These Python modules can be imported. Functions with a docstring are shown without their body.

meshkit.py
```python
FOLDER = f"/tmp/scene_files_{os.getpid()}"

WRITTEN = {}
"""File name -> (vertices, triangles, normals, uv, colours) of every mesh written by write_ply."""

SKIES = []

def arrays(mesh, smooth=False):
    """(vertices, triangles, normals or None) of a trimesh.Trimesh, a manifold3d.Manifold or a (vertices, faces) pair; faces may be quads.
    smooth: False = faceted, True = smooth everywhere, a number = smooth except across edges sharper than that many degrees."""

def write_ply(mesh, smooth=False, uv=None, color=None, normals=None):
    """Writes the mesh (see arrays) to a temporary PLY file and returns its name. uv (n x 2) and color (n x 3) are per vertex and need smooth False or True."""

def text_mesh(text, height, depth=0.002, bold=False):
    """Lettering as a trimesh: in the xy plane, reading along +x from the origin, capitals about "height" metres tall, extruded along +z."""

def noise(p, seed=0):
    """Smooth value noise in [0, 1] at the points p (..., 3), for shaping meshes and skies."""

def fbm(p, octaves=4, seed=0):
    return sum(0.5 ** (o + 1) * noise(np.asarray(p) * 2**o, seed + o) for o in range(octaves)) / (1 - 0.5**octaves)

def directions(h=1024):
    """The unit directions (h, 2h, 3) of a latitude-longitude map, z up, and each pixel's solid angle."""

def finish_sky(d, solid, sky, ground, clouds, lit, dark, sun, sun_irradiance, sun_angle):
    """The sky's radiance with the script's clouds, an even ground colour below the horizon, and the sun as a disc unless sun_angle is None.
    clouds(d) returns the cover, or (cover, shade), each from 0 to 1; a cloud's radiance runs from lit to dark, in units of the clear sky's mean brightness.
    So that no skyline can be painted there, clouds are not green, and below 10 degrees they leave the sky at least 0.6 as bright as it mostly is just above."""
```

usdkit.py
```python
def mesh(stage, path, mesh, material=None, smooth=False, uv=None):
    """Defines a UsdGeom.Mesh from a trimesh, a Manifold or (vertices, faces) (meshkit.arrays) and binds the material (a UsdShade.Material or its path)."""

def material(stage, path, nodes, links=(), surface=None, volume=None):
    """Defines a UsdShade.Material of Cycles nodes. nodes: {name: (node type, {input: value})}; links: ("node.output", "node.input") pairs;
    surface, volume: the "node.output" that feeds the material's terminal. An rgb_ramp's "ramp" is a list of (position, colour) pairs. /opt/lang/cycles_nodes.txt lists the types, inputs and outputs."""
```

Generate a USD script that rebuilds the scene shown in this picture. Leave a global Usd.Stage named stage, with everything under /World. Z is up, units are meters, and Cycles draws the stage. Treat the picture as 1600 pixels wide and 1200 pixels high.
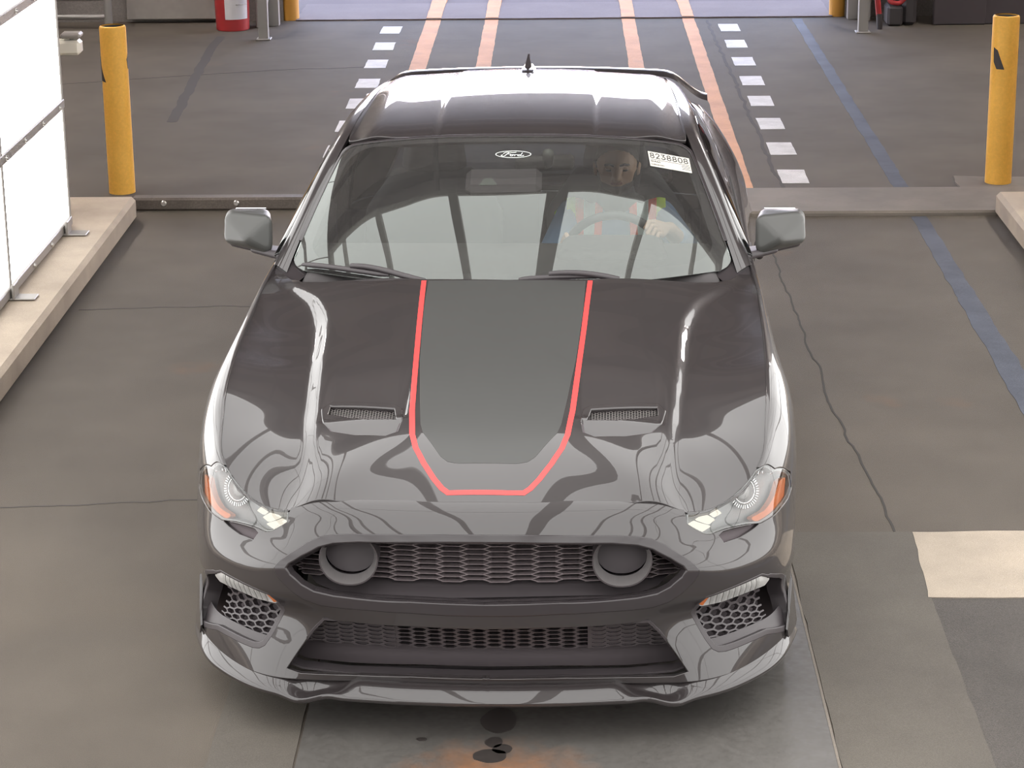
import math, random
import numpy as np, trimesh, shapely, manifold3d as m3
from shapely.geometry import Polygon, Point, LineString, box as sbox
from scipy.interpolate import RectBivariateSpline, PchipInterpolator, CubicSpline, RBFInterpolator
from scipy.ndimage import gaussian_filter1d
import usdkit, meshkit
from pxr import Usd, UsdGeom, UsdLux, UsdShade, Gf, Sdf, Vt

stage = Usd.Stage.CreateInMemory()
UsdGeom.SetStageUpAxis(stage, UsdGeom.Tokens.z)
UsdGeom.Xform.Define(stage, '/World')
UsdGeom.Scope.Define(stage, '/World/Looks')

# ---------------------------------------------------------------- camera, sky, sun, exposure
CAM_ROWS = [0.99974284, 0.020103821, -0.010492734, 0, 0.0039729316, 0.30026861, 0.95384641, 0, 0.022326596, -0.9536428, 0.30011152, 0, 0, -6.38, 3.13, 1]
cam = UsdGeom.Camera.Define(stage, '/World/Camera')
cam.AddTransformOp().Set(Gf.Matrix4d(*[float(v) for v in CAM_ROWS]))
cam.CreateFocalLengthAttr(83.25); cam.CreateHorizontalApertureAttr(36.0)
cam.CreateVerticalApertureAttr(27.0); cam.CreateExposureAttr(0.0)
cam.CreateClippingRangeAttr(Gf.Vec2f(0.05, 500))

def mat(name, nodes, links=(), surface='p.BSDF', volume=None):
    return usdkit.material(stage, '/World/Looks/' + name, nodes, links, surface=surface, volume=volume)

dome = UsdLux.DomeLight.Define(stage, '/World/sky_dome')
dome.CreateIntensityAttr(1.0)
sky = mat('sky', {'t': ('sky_texture', {'sky_type': 'hosek_wilkie', 'sun_direction': (0.30, -0.70, 0.65), 'turbidity': 4.0, 'ground_albedo': 0.4}),
                  'b': ('background_shader', {'strength': 52.0}), 'w': ('mix', {'mix_type': 'multiply', 'fac': 1.0, 'color2': (1.50, 1.0, .84)})}, [('t.color', 'w.color1'), ('w.color', 'b.color')], surface='b.background')
UsdShade.MaterialBindingAPI.Apply(dome.GetPrim()).Bind(sky)
sun = UsdLux.DistantLight.Define(stage, '/World/sun')
sun.CreateIntensityAttr(52000.0); sun.CreateAngleAttr(0.53); sun.CreateColorAttr(Gf.Vec3f(1, .93, .84))
sun.AddTransformOp().Set(Gf.Matrix4d().SetRotate(Gf.Rotation(Gf.Vec3d(0, 0, 1), Gf.Vec3d(0.30, -0.70, 0.65))))
PANEL = 3.2        # radiance of the backlit panels of the photo booth

# ---------------------------------------------------------------- mesh helpers
class MB:
    """collects pieces (vertices, faces, normals) that make ONE mesh"""
    def __init__(s): s.v, s.f, s.n, s.c = [], [], [], 0
    def add(s, v, f, n=None, smooth=35):
        v, f = np.asarray(v, float), np.asarray(f, int)
        if n is None: v, f, n = meshkit.arrays(trimesh.Trimesh(v, f, process=False), smooth)
        if n is None:
            v = v[f].reshape(-1, 3); f = np.arange(len(v)).reshape(-1, 3)
            n = np.repeat(np.cross(v[1::3] - v[::3], v[2::3] - v[::3]), 3, 0); n /= np.linalg.norm(n, axis=1, keepdims=True) + 1e-12
        s.v.append(v); s.f.append(f + s.c); s.n.append(n); s.c += len(v); return s
    def mesh(s, m, smooth=35):
        if hasattr(m, 'to_mesh'):
            q = m.to_mesh(); v, f = q.vert_properties[:, :3], q.tri_verts
        elif isinstance(m, MB):
            return s.add(*m.arr())
        elif isinstance(m, (tuple, list)): v, f = np.asarray(m[0], float), np.asarray(m[1])
        else: v, f = m.vertices, m.faces
        return s.add(v, f, None, smooth)
    def arr(s): return np.vstack(s.v), np.vstack(s.f), np.vstack(s.n)
    def mirror(s):
        v, f, n = s.arr(); k = np.array([-1, 1, 1.]); r = MB(); return r.add(v * k, f[:, ::-1], n * k)
    def xf(s, M):
        v, f, n = s.arr(); M = np.asarray(M, float); r = MB()
        N = n @ np.linalg.inv(M[:3, :3]); N /= np.linalg.norm(N, axis=1, keepdims=True) + 1e-12
        return r.add(v @ M[:3, :3].T + M[:3, 3], f, N)
    def both(s): r = MB(); r.mesh(s); r.mesh(s.mirror()); return r

_used = {}
def path_of(name, parent):
    base = (parent.GetPath().pathString if parent else '/World') + '/' + name
    k = _used.get(base, 0); _used[base] = k + 1
    return base if k == 0 else f'{base}_{k:03d}'
def put(name, m, material, parent=None, label=None, kind=None):
    if not isinstance(m, MB): m = MB().mesh(m)
    v, f, n = m.arr(); p = path_of(name, parent)
    g = UsdGeom.Mesh.Define(stage, p)
    g.CreatePointsAttr(Vt.Vec3fArray.FromNumpy(v.astype(np.float32)))
    g.CreateFaceVertexCountsAttr(Vt.IntArray.FromNumpy(np.full(len(f), 3, np.int32)))
    g.CreateFaceVertexIndicesAttr(Vt.IntArray.FromNumpy(f.astype(np.int32).ravel()))
    g.CreateSubdivisionSchemeAttr('none')
    g.CreateNormalsAttr(Vt.Vec3fArray.FromNumpy(n.astype(np.float32))); g.SetNormalsInterpolation('vertex')
    UsdShade.MaterialBindingAPI.Apply(g.GetPrim()).Bind(material)
    o = g.GetPrim()
    if label: o.SetCustomDataByKey('label', label)
    if kind: o.SetCustomDataByKey('kind', kind)
    return o
def tag(o, label, cat=None, group=None, kind=None):
    for k, v in (('label', label), ('category', cat), ('group', group), ('kind', kind)):
        if v: o.SetCustomDataByKey(k, v)
    return o
def thing(name, label=None, cat=None, loc=(0, 0, 0), rz=0, group=None, kind=None):
    x = UsdGeom.Xform.Define(stage, path_of(name, None)); x.AddTranslateOp().Set(Gf.Vec3d(*map(float, loc))); x.AddRotateZOp().Set(float(rz))
    return tag(x.GetPrim(), label, cat, group, kind)
def copy_of(src, loc, rz, label, group=None):
    was = src.GetCustomData()
    o = thing(src.GetName(), label, was.get('category'), loc, rz, group or was.get('group'))
    o.GetReferences().AddInternalReference(src.GetPath()); o.SetInstanceable(True)
    return o

def T(x=0, y=0, z=0):
    M = np.eye(4); M[:3, 3] = x, y, z; return M
def RX(a): return trimesh.transformations.rotation_matrix(a, [1, 0, 0])
def RY(a): return trimesh.transformations.rotation_matrix(a, [0, 1, 0])
def RZ(a): return trimesh.transformations.rotation_matrix(a, [0, 0, 1])
def unit(a): a = np.asarray(a, float); return a / (np.linalg.norm(a, axis=-1, keepdims=True) + 1e-12)

def bx(x0, x1, y0, y1, z0, z1, c=.004):
    """a box with chamfered edges"""
    c = min(c, .45 * min(x1 - x0, y1 - y0, z1 - z0))
    if c <= 0: return trimesh.creation.box(bounds=[[x0, y0, z0], [x1, y1, z1]])
    p = []
    for ax in range(3):
        lo, hi = np.array([x0, y0, z0]) + c, np.array([x1, y1, z1]) - c
        lo[ax] -= c; hi[ax] += c
        p += [[(lo, hi)[i][0], (lo, hi)[j][1], (lo, hi)[k][2]] for i in (0, 1) for j in (0, 1) for k in (0, 1)]
    return m3.Manifold.hull_points(np.array(p))
def box(mb, *a, c=.004, M=None):
    m = MB().mesh(bx(*a, c=c), smooth=20)
    return mb.mesh(m if M is None else m.xf(M))
def tube(mb, pts, r, sides=10, cap=True):
    p = np.asarray(pts, float); t = unit(np.gradient(p, axis=0)); r = np.broadcast_to(np.asarray(r, float), (len(p),))
    a = np.zeros_like(p); ref = np.array([0, 0, 1.]) if abs(t[0, 2]) < .9 else np.array([1., 0, 0])
    for i in range(len(p)):
        ref = unit(ref - (ref @ t[i]) * t[i]); a[i] = ref
    b = np.cross(t, a); th = np.arange(sides) * 2 * np.pi / sides
    d = np.cos(th)[None, :, None] * a[:, None] + np.sin(th)[None, :, None] * b[:, None]
    v = p[:, None] + r[:, None, None] * d
    i, j = np.meshgrid(np.arange(len(p) - 1), np.arange(sides), indexing='ij'); j2 = (j + 1) % sides
    q = np.stack([i * sides + j, i * sides + j2, (i + 1) * sides + j2, (i + 1) * sides + j], -1).reshape(-1, 4)
    mb.add(v.reshape(-1, 3), np.vstack([q[:, [0, 1, 2]], q[:, [0, 2, 3]]]), d.reshape(-1, 3))
    if cap:
        for k, s in ((0, -1), (len(p) - 1, 1)):
            f = [[0, m + 1, m] if s > 0 else [0, m, m + 1] for m in range(1, sides - 1)]
            f = [x[::-1] if s > 0 else x[::-1] for x in f]
            mb.add(v[k], f, np.repeat(t[k][None] * s, sides, 0))
    return mb
def lathe(prof, n=32, cap=False):
    """prof: (radius, z) from bottom to top, around z"""
    p = np.asarray(prof, float); th = np.arange(n) * 2 * np.pi / n
    v = np.stack([p[:, None, 0] * np.cos(th), p[:, None, 0] * np.sin(th), np.broadcast_to(p[:, None, 1], (len(p), n))], -1)
    i, j = np.meshgrid(np.arange(len(p) - 1), np.arange(n), indexing='ij'); j2 = (j + 1) % n
    q = np.stack([i * n + j, i * n + j2, (i + 1) * n + j2, (i + 1) * n + j], -1).reshape(-1, 4)
    return MB().mesh((v.reshape(-1, 3), np.vstack([q[:, [0, 1, 2]], q[:, [0, 2, 3]]])), 40)
def extrude(poly, h):
    ms = [trimesh.creation.extrude_polygon(g, h, engine='earcut') for g in getattr(poly, 'geoms', [poly]) if g.area > 1e-9]
    return trimesh.util.concatenate(ms)
def hull_chain(joints, bones, refine=.02, smooth=8):
    """joints {name: (xyz, r)}; bones: lists of joint names; one continuous smoothed body"""
    ms = []
    for b in bones:
        ms.append(m3.Manifold.batch_hull([m3.Manifold.sphere(joints[k][1], 20).translate(list(map(float, joints[k][0]))) for k in b]))
    m = m3.Manifold.batch_boolean(ms, m3.OpType.Add).refine_to_length(refine)
    q = m.to_mesh(); t = trimesh.Trimesh(q.vert_properties[:, :3], q.tri_verts)
    if smooth: trimesh.smoothing.filter_taubin(t, iterations=smooth)
    return t

class Surf:
    """a smooth patch P(a, b): control points g[i, j] at parameters a_i, b_j"""
    def __init__(s, a, b, g, smooth=(1.2, 1.2), n=(240, 120), sign=1):
        a, b, g = np.asarray(a, float), np.asarray(b, float), np.asarray(g, float)
        A, B = np.linspace(a[0], a[-1], n[0]), np.linspace(b[0], b[-1], n[1])
        d = PchipInterpolator(a, g, axis=0)(A); d = PchipInterpolator(b, d, axis=1)(B)
        for ax in (0, 1):
            if smooth[ax]:
                lin = np.linspace(0, 1, n[ax]); sh = (-1, 1, 1) if ax == 0 else (1, -1, 1)
                e0, e1 = np.take(d, [0], ax), np.take(d, [-1], ax)
                base = e0 + (e1 - e0) * lin.reshape(sh)
                r = d - base; pad = min(40, n[ax] - 2)
                r = np.concatenate([-np.flip(np.take(r, range(1, pad + 1), ax), ax), r, -np.flip(np.take(r, range(n[ax] - pad - 1, n[ax] - 1), ax), ax)], ax)
                r = gaussian_filter1d(r, smooth[ax], axis=ax)
                d = base + np.take(r, range(pad, pad + n[ax]), ax)
        s.sp = [RectBivariateSpline(A, B, d[..., k]) for k in range(3)]; s.sign = sign; s.a, s.b = A, B
    def P(s, a, b): return np.stack([f.ev(a, b) for f in s.sp], -1)
    def N(s, a, b):
        u = np.stack([f.ev(a, b, dx=1) for f in s.sp], -1); v = np.stack([f.ev(a, b, dy=1) for f in s.sp], -1)
        return unit(np.cross(u, v)) * s.sign
class Func:
    """a height field z = h(x, y)"""
    sign = 1
    def __init__(s, h): s.h = h
    def P(s, a, b): a, b = np.asarray(a, float), np.asarray(b, float); return np.stack([a, b, s.h(a, b)], -1)
    def N(s, a, b, e=2e-3):
        gx = (s.h(a + e, b) - s.h(a - e, b)) / (2 * e); gy = (s.h(a, b + e) - s.h(a, b - e)) / (2 * e)
        return unit(np.stack([-gx, -gy, np.ones_like(gx)], -1))
class Lift:
    """a surface moved along its normal by d"""
    def __init__(s, base, d): s.base, s.d, s.sign = base, d, base.sign
    def P(s, a, b): return s.base.P(a, b) + s.d * s.base.N(a, b)
    def N(s, a, b): return s.base.N(a, b)

def sheet(surf, poly, step, thick=.012, bevel=.003, rim=True, back=False, scale=(1, 1)):
    """the part of a surface inside a polygon of its parameters, with rounded, turned-in edges"""
    out = MB(); polys = list(getattr(poly, 'geoms', [poly])); da, db = step
    for pg in polys:
        if pg.is_empty or pg.area < 1e-8: continue
        pg = shapely.geometry.polygon.orient(pg.segmentize(1.0 * max(da, db)) if False else pg)
        x0, y0, x1, y1 = pg.bounds
        xs = np.arange(math.floor(x0 / da), math.ceil(x1 / da) + 1) * da; ys = np.arange(math.floor(y0 / db), math.ceil(y1 / db) + 1) * db
        I, J = np.meshgrid(range(len(xs) - 1), range(len(ys) - 1), indexing='ij'); I, J = I.ravel(), J.ravel()
        cells = shapely.box(xs[I], ys[J], xs[I + 1], ys[J + 1]); shapely.prepare(pg)
        inside = shapely.contains_properly(pg, cells); cross = shapely.intersects(pg, cells) & ~inside
        tri = []
        for i, j in zip(I[inside], J[inside]):
            a, b, c, d = (xs[i], ys[j]), (xs[i + 1], ys[j]), (xs[i + 1], ys[j + 1]), (xs[i], ys[j + 1]); tri += [(a, b, c), (a, c, d)]
        for g in shapely.intersection(pg, cells[cross]):
            for h in getattr(g, 'geoms', [g]):
                if h.geom_type != 'Polygon' or h.area < 1e-10: continue
                h = shapely.geometry.polygon.orient(h)
                if len(h.interiors) == 0 and h.convex_hull.area - h.area < 1e-9:
                    e = list(h.exterior.coords)[:-1]; tri += [(e[0], e[k], e[k + 1]) for k in range(1, len(e) - 1)]
                else:
                    v, f = trimesh.creation.triangulate_polygon(h, engine='earcut'); tri += [tuple(map(tuple, v[q])) for q in f]
        t = np.array(tri, float)
        ar = (t[:, 1, 0] - t[:, 0, 0]) * (t[:, 2, 1] - t[:, 0, 1]) - (t[:, 1, 1] - t[:, 0, 1]) * (t[:, 2, 0] - t[:, 0, 0])
        t = t[np.abs(ar) > 1e-12]; ar = ar[np.abs(ar) > 1e-12]; t[ar < 0] = t[ar < 0][:, ::-1]
        p = np.round(t.reshape(-1, 2), 7); u, inv = np.unique(p, axis=0, return_inverse=True); F = inv.reshape(-1, 3)
        V, N = surf.P(u[:, 0], u[:, 1]), surf.N(u[:, 0], u[:, 1])
        fn = np.cross(V[F[:, 1]] - V[F[:, 0]], V[F[:, 2]] - V[F[:, 0]])
        if (fn * N[F[:, 0]]).sum() < 0: F = F[:, ::-1]
        out.add(V, F, N)
        if back: out.add(V - N * thick, F[:, ::-1], -N)
        if rim:
            for ring in [pg.exterior, *pg.interiors]:
                c = np.array(ring.segmentize(max(da, db) * .8).coords)[:-1]
                P, Nn = surf.P(c[:, 0], c[:, 1]), surf.N(c[:, 0], c[:, 1])
                tg = unit(np.roll(P, -1, 0) - np.roll(P, 1, 0)); O = unit(np.cross(tg, Nn))
                # which side is out of the polygon
                k = len(c); e = 1e-4
                tp = unit(np.roll(c, -1, 0) - np.roll(c, 1, 0)); outp = np.stack([tp[:, 1], -tp[:, 0]], 1)
                dP = surf.P(c[:, 0] + e * outp[:, 0], c[:, 1] + e * outp[:, 1]) - P
                if (dP * O).sum() < 0: O = -O; 
                rows, nr = [], []
                for a in (0, .5, 1.0, math.pi / 2):
                    rows.append(P + O * bevel * math.sin(a) - Nn * bevel * (1 - math.cos(a))); nr.append(unit(Nn * math.cos(a) + O * math.sin(a)))
                rows.append(P + O * bevel - Nn * thick); nr.append(O)
                R, NR = np.concatenate(rows), np.concatenate(nr); nl = len(rows)
                i, j = np.meshgrid(range(nl - 1), range(k), indexing='ij'); j2 = (j + 1) % k
                q = np.stack([i * k + j, i * k + j2, (i + 1) * k + j2, (i + 1) * k + j], -1).reshape(-1, 4)
                ff = np.vstack([q[:, [0, 1, 2]], q[:, [0, 2, 3]]])
                g = np.cross(R[ff[:, 1]] - R[ff[:, 0]], R[ff[:, 2]] - R[ff[:, 0]])
                bad = (g * NR[ff].mean(1)).sum(1) < 0
                ff[bad] = ff[bad][:, ::-1]
                out.add(R, ff, NR)
    return out
def ribbon(surf, line, width, step, d=.0006, **k):
    """a flat band along a line of the parameters"""
    return sheet(Lift(surf, d), LineString(line).buffer(width / 2, cap_style='flat', join_style='round'), step, thick=d, bevel=.0002, **k)
def spl(pts, n=60):
    p = np.asarray(pts, float); d = np.r_[0, np.cumsum(np.linalg.norm(np.diff(p, axis=0), axis=1))]
    return PchipInterpolator(d, p)(np.linspace(0, d[-1], n))
def crv(pts, n=60):
    p = np.asarray(pts, float); d = np.r_[0, np.cumsum(np.linalg.norm(np.diff(p, axis=0), axis=1))]
    return CubicSpline(d, p)(np.linspace(0, d[-1], n))

# ---------------------------------------------------------------- the car's body surfaces (car frame: x across, y from nose to tail, z up)
STN = [  # (X, Y, nx, ny, ten (offset, z) from the shoulder down to the sill)
 (0, 0, 0, -1, [(-.125, .722), (-.085, .70), (-.055, .665), (-.025, .61), (-.005, .54), (0, .48), (0, .42), (0, .36), (-.02, .24), (-.04, .12)]),
 (.25, .012, .08, -1, [(-.122, .721), (-.085, .70), (-.055, .665), (-.025, .61), (-.005, .545), (0, .485), (0, .42), (0, .36), (-.02, .24), (-.04, .12)]),
 (.45, .045, .28, -.96, [(-.11, .714), (-.08, .695), (-.055, .66), (-.025, .61), (-.008, .56), (0, .51), (0, .43), (-.012, .36), (-.02, .24), (-.025, .12)]),
 (.60, .085, .447, -.894, [(-.115, .692), (-.094, .668), (-.073, .636), (-.042, .592), (-.015, .555), (0, .52), (0, .44), (-.045, .368), (-.005, .255), (.040, .13)]),
 (.66, .125, .58, -.815, [(-.098, .655), (-.088, .640), (-.074, .618), (-.052, .585), (-.024, .55), (-.001, .50), (0, .435), (-.045, .360), (0, .255), (.046, .13)]),
 (.72, .18, .70, -.715, [(-.083, .654), (-.077, .642), (-.068, .625), (-.056, .598), (-.035, .555), (-.002, .485), (0, .43), (-.042, .35), (.004, .25), (.042, .13)]),
 (.82, .30, .80, -.60, [(-.062, .691), (-.058, .677), (-.053, .65), (-.046, .610), (-.030, .55), (-.002, .465), (0, .41), (-.036, .33), (.006, .245), (.034, .13)]),
 (.895, .42, .88, -.47, [(-.066, .765), (-.056, .745), (-.045, .70), (-.034, .64), (-.02, .555), (-.002, .45), (0, .39), (-.028, .31), (.004, .235), (.020, .13)]),
 (.94, .56, .965, -.26, [(-.10, .825), (-.078, .812), (-.055, .765), (-.032, .69), (-.015, .58), (-.002, .46), (0, .39), (-.014, .31), (.0, .235), (.006, .13)]),
 (.958, .72, 1, -.08, [(-.103, .873), (-.08, .862), (-.045, .81), (-.018, .73), (-.003, .62), (0, .5), (0, .42), (-.003, .33), (-.01, .25), (-.035, .13)]),
 (.966, .95, 1, 0, [(-.102, .905), (-.08, .897), (-.042, .845), (-.012, .76), (0, .64), (.002, .52), (0, .43), (-.003, .33), (-.01, .25), (-.035, .13)]),
 (.952, 1.25, 1, .03, [(-.08, .917), (-.062, .910), (-.038, .865), (-.018, .785), (-.006, .68), (-.004, .55), (-.004, .43), (-.004, .35), (-.015, .27), (-.05, .17)]),
 (.935, 1.7, 1, .02, [(-.057, .936), (-.045, .93), (-.03, .89), (-.016, .82), (-.008, .70), (-.008, .56), (-.006, .43), (-.002, .36), (-.015, .28), (-.045, .18)]),
 (.93, 2.1, 1, 0, [(-.07, .962), (-.05, .95), (-.034, .905), (-.02, .83), (-.01, .70), (-.008, .56), (-.006, .43), (-.002, .36), (-.015, .28), (-.045, .18)]),
 (.93, 2.6, 1, 0, [(-.075, .978), (-.055, .966), (-.034, .915), (-.02, .84), (-.01, .70), (-.008, .56), (-.006, .43), (-.002, .36), (-.015, .28), (-.045, .18)]),
 (.938, 3.1, 1, -.02, [(-.09, .995), (-.06, .98), (-.035, .925), (-.015, .85), (-.004, .7), (-.004, .56), (-.004, .43), (-.002, .36), (-.015, .28), (-.045, .18)]),
 (.957, 3.6, 1, 0, [(-.15, 1.04), (-.10, 1.015), (-.05, .95), (-.018, .86), (-.002, .70), (0, .56), (0, .43), (-.005, .35), (-.02, .27), (-.05, .18)]),
 (.935, 4.1, 1, .08, [(-.22, 1.075), (-.13, 1.05), (-.065, .98), (-.028, .88), (-.008, .72), (-.004, .57), (-.006, .45), (-.015, .37), (-.03, .3), (-.06, .22)]),
 (.89, 4.5, .98, .2, [(-.24, 1.095), (-.14, 1.07), (-.075, 1.0), (-.03, .9), (-.008, .74), (-.004, .58), (-.006, .45), (-.015, .37), (-.03, .3), (-.06, .24)]),
 (.78, 4.70, .6, .8, [(-.14, 1.10), (-.09, 1.08), (-.05, 1.01), (-.02, .91), (-.008, .75), (-.002, .58), (-.006, .45), (-.015, .37), (-.03, .3), (-.06, .24)]),
 (.5, 4.77, .1, 1, [(-.10, 1.10), (-.06, 1.08), (-.03, 1.02), (-.02, .92), (-.01, .75), (0, .58), (-.006, .45), (-.015, .37), (-.03, .3), (-.06, .24)]),
 (0, 4.79, 0, 1, [(-.10, 1.10), (-.06, 1.08), (-.03, 1.02), (-.02, .92), (-.01, .75), (0, .58), (-.006, .45), (-.015, .37), (-.03, .3), (-.06, .24)]),
]
def _wrap():
    g, s = [], [0.]
    for k, (X, Y, nx, ny, rows) in enumerate(STN):
        n = np.array([nx, ny]) / math.hypot(nx, ny)
        g.append([(X + o * n[0], Y + o * n[1], z) for o, z in rows])
        if k: s.append(s[-1] + math.hypot(X - STN[k - 1][0], Y - STN[k - 1][1]))
    g = np.array(g)
    # mirror the first stations so that the nose is smooth across the middle
    k = np.array([-1, 1, 1.])
    G = np.concatenate([g[3:0:-1] * k, g, g[-2:-4:-1] * k])
    S = np.r_[-np.array(s[3:0:-1]), s, [2 * s[-1] - s[-2], 2 * s[-1] - s[-3]]]
    return Surf(S, np.linspace(0, 1, 10), G, smooth=(3.2, 1.5), n=(560, 110)), np.array(s), g
W, WS, WG = _wrap()
if (W.N(0.05, .6)[1]) > 0: W.sign = -1
HOODEDGE = WG[:13, 0]                                       # the line where bonnet and wings meet
HP = [  # hood heights (X, Y, z), one half
 (0, .12, .721), (0, .27, .787), (0, .42, .826), (0, .6, .860), (0, .8, .891), (0, 1.05, .924), (0, 1.3, .956), (0, 1.6, .996), (0, 1.9, 1.02),
 (.25, .27, .783), (.25, .6, .857), (.25, 1.05, .921), (.25, 1.6, .992), (.45, .2, .752), (.45, .4, .806), (.45, .6, .846), (.45, .8, .878), (.45, 1.05, .912), (.45, 1.3, .944), (.45, 1.6, .983), (.45, 1.9, 1.0),
 (.62, .42, .783), (.62, .6, .825), (.62, .8, .858), (.62, 1.05, .888), (.62, 1.3, .915), (.66, 1.6, .95), (.7, 1.9, .965),
 (.74, .6, .822), (.74, .8, .864), (.74, 1.05, .886), (.74, 1.3, .904), (.78, 1.6, .932), (.8, 1.9, .945)]
def _hood():
    p = np.array(HP + [tuple(q) for q in HOODEDGE[1:]])
    p = np.vstack([p, p[p[:, 0] > 0] * [-1, 1, 1]])
    rb = RBFInterpolator(p[:, :2], p[:, 2], kernel='thin_plate_spline', smoothing=3e-5)
    xs, ys = np.linspace(-1.05, 1.05, 106), np.linspace(0, 2.1, 106)
    X, Y = np.meshgrid(xs, ys, indexing='ij')
    z = rb(np.stack([X.ravel(), Y.ravel()], 1)).reshape(X.shape)
    z = gaussian_filter1d(gaussian_filter1d(z, 1.0, axis=0), 1.0, axis=1)
    return RectBivariateSpline(xs, ys, z)
_hs = _hood()
CREASE = PchipInterpolator([0., .15, .3, .6, .95, 1.3, 1.5, 1.75, 2.1], [.52, .53, .545, .575, .60, .625, .67, .79, .84])
def sst(t): t = np.clip(t, 0, 1); return t * t * t * (t * (6 * t - 15) + 10)
def hood_z(x, y):
    ax = np.abs(x); x, y = np.asarray(x, float), np.asarray(y, float)
    amp = .017 * sst((y - .10) / .35) * (1 - .5 * sst((y - 1.3) / .5))
    d = ax - CREASE(np.clip(y, 0, 2.1))
    st = amp * (.5 - sst((d + .045) / .075)) 
    # shallow dished scoops in front of the two vents
    v = .010 * sst((ax - .245) / .04) * sst((.545 - ax) / .04) * sst((y - .50) / .05) * sst((1.02 - y) / .45)
    return _hs.ev(x, y) + st * sst((1.0 - np.abs(d)) / .8) - v
HOOD = Func(hood_z)
nan = math.nan
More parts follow.
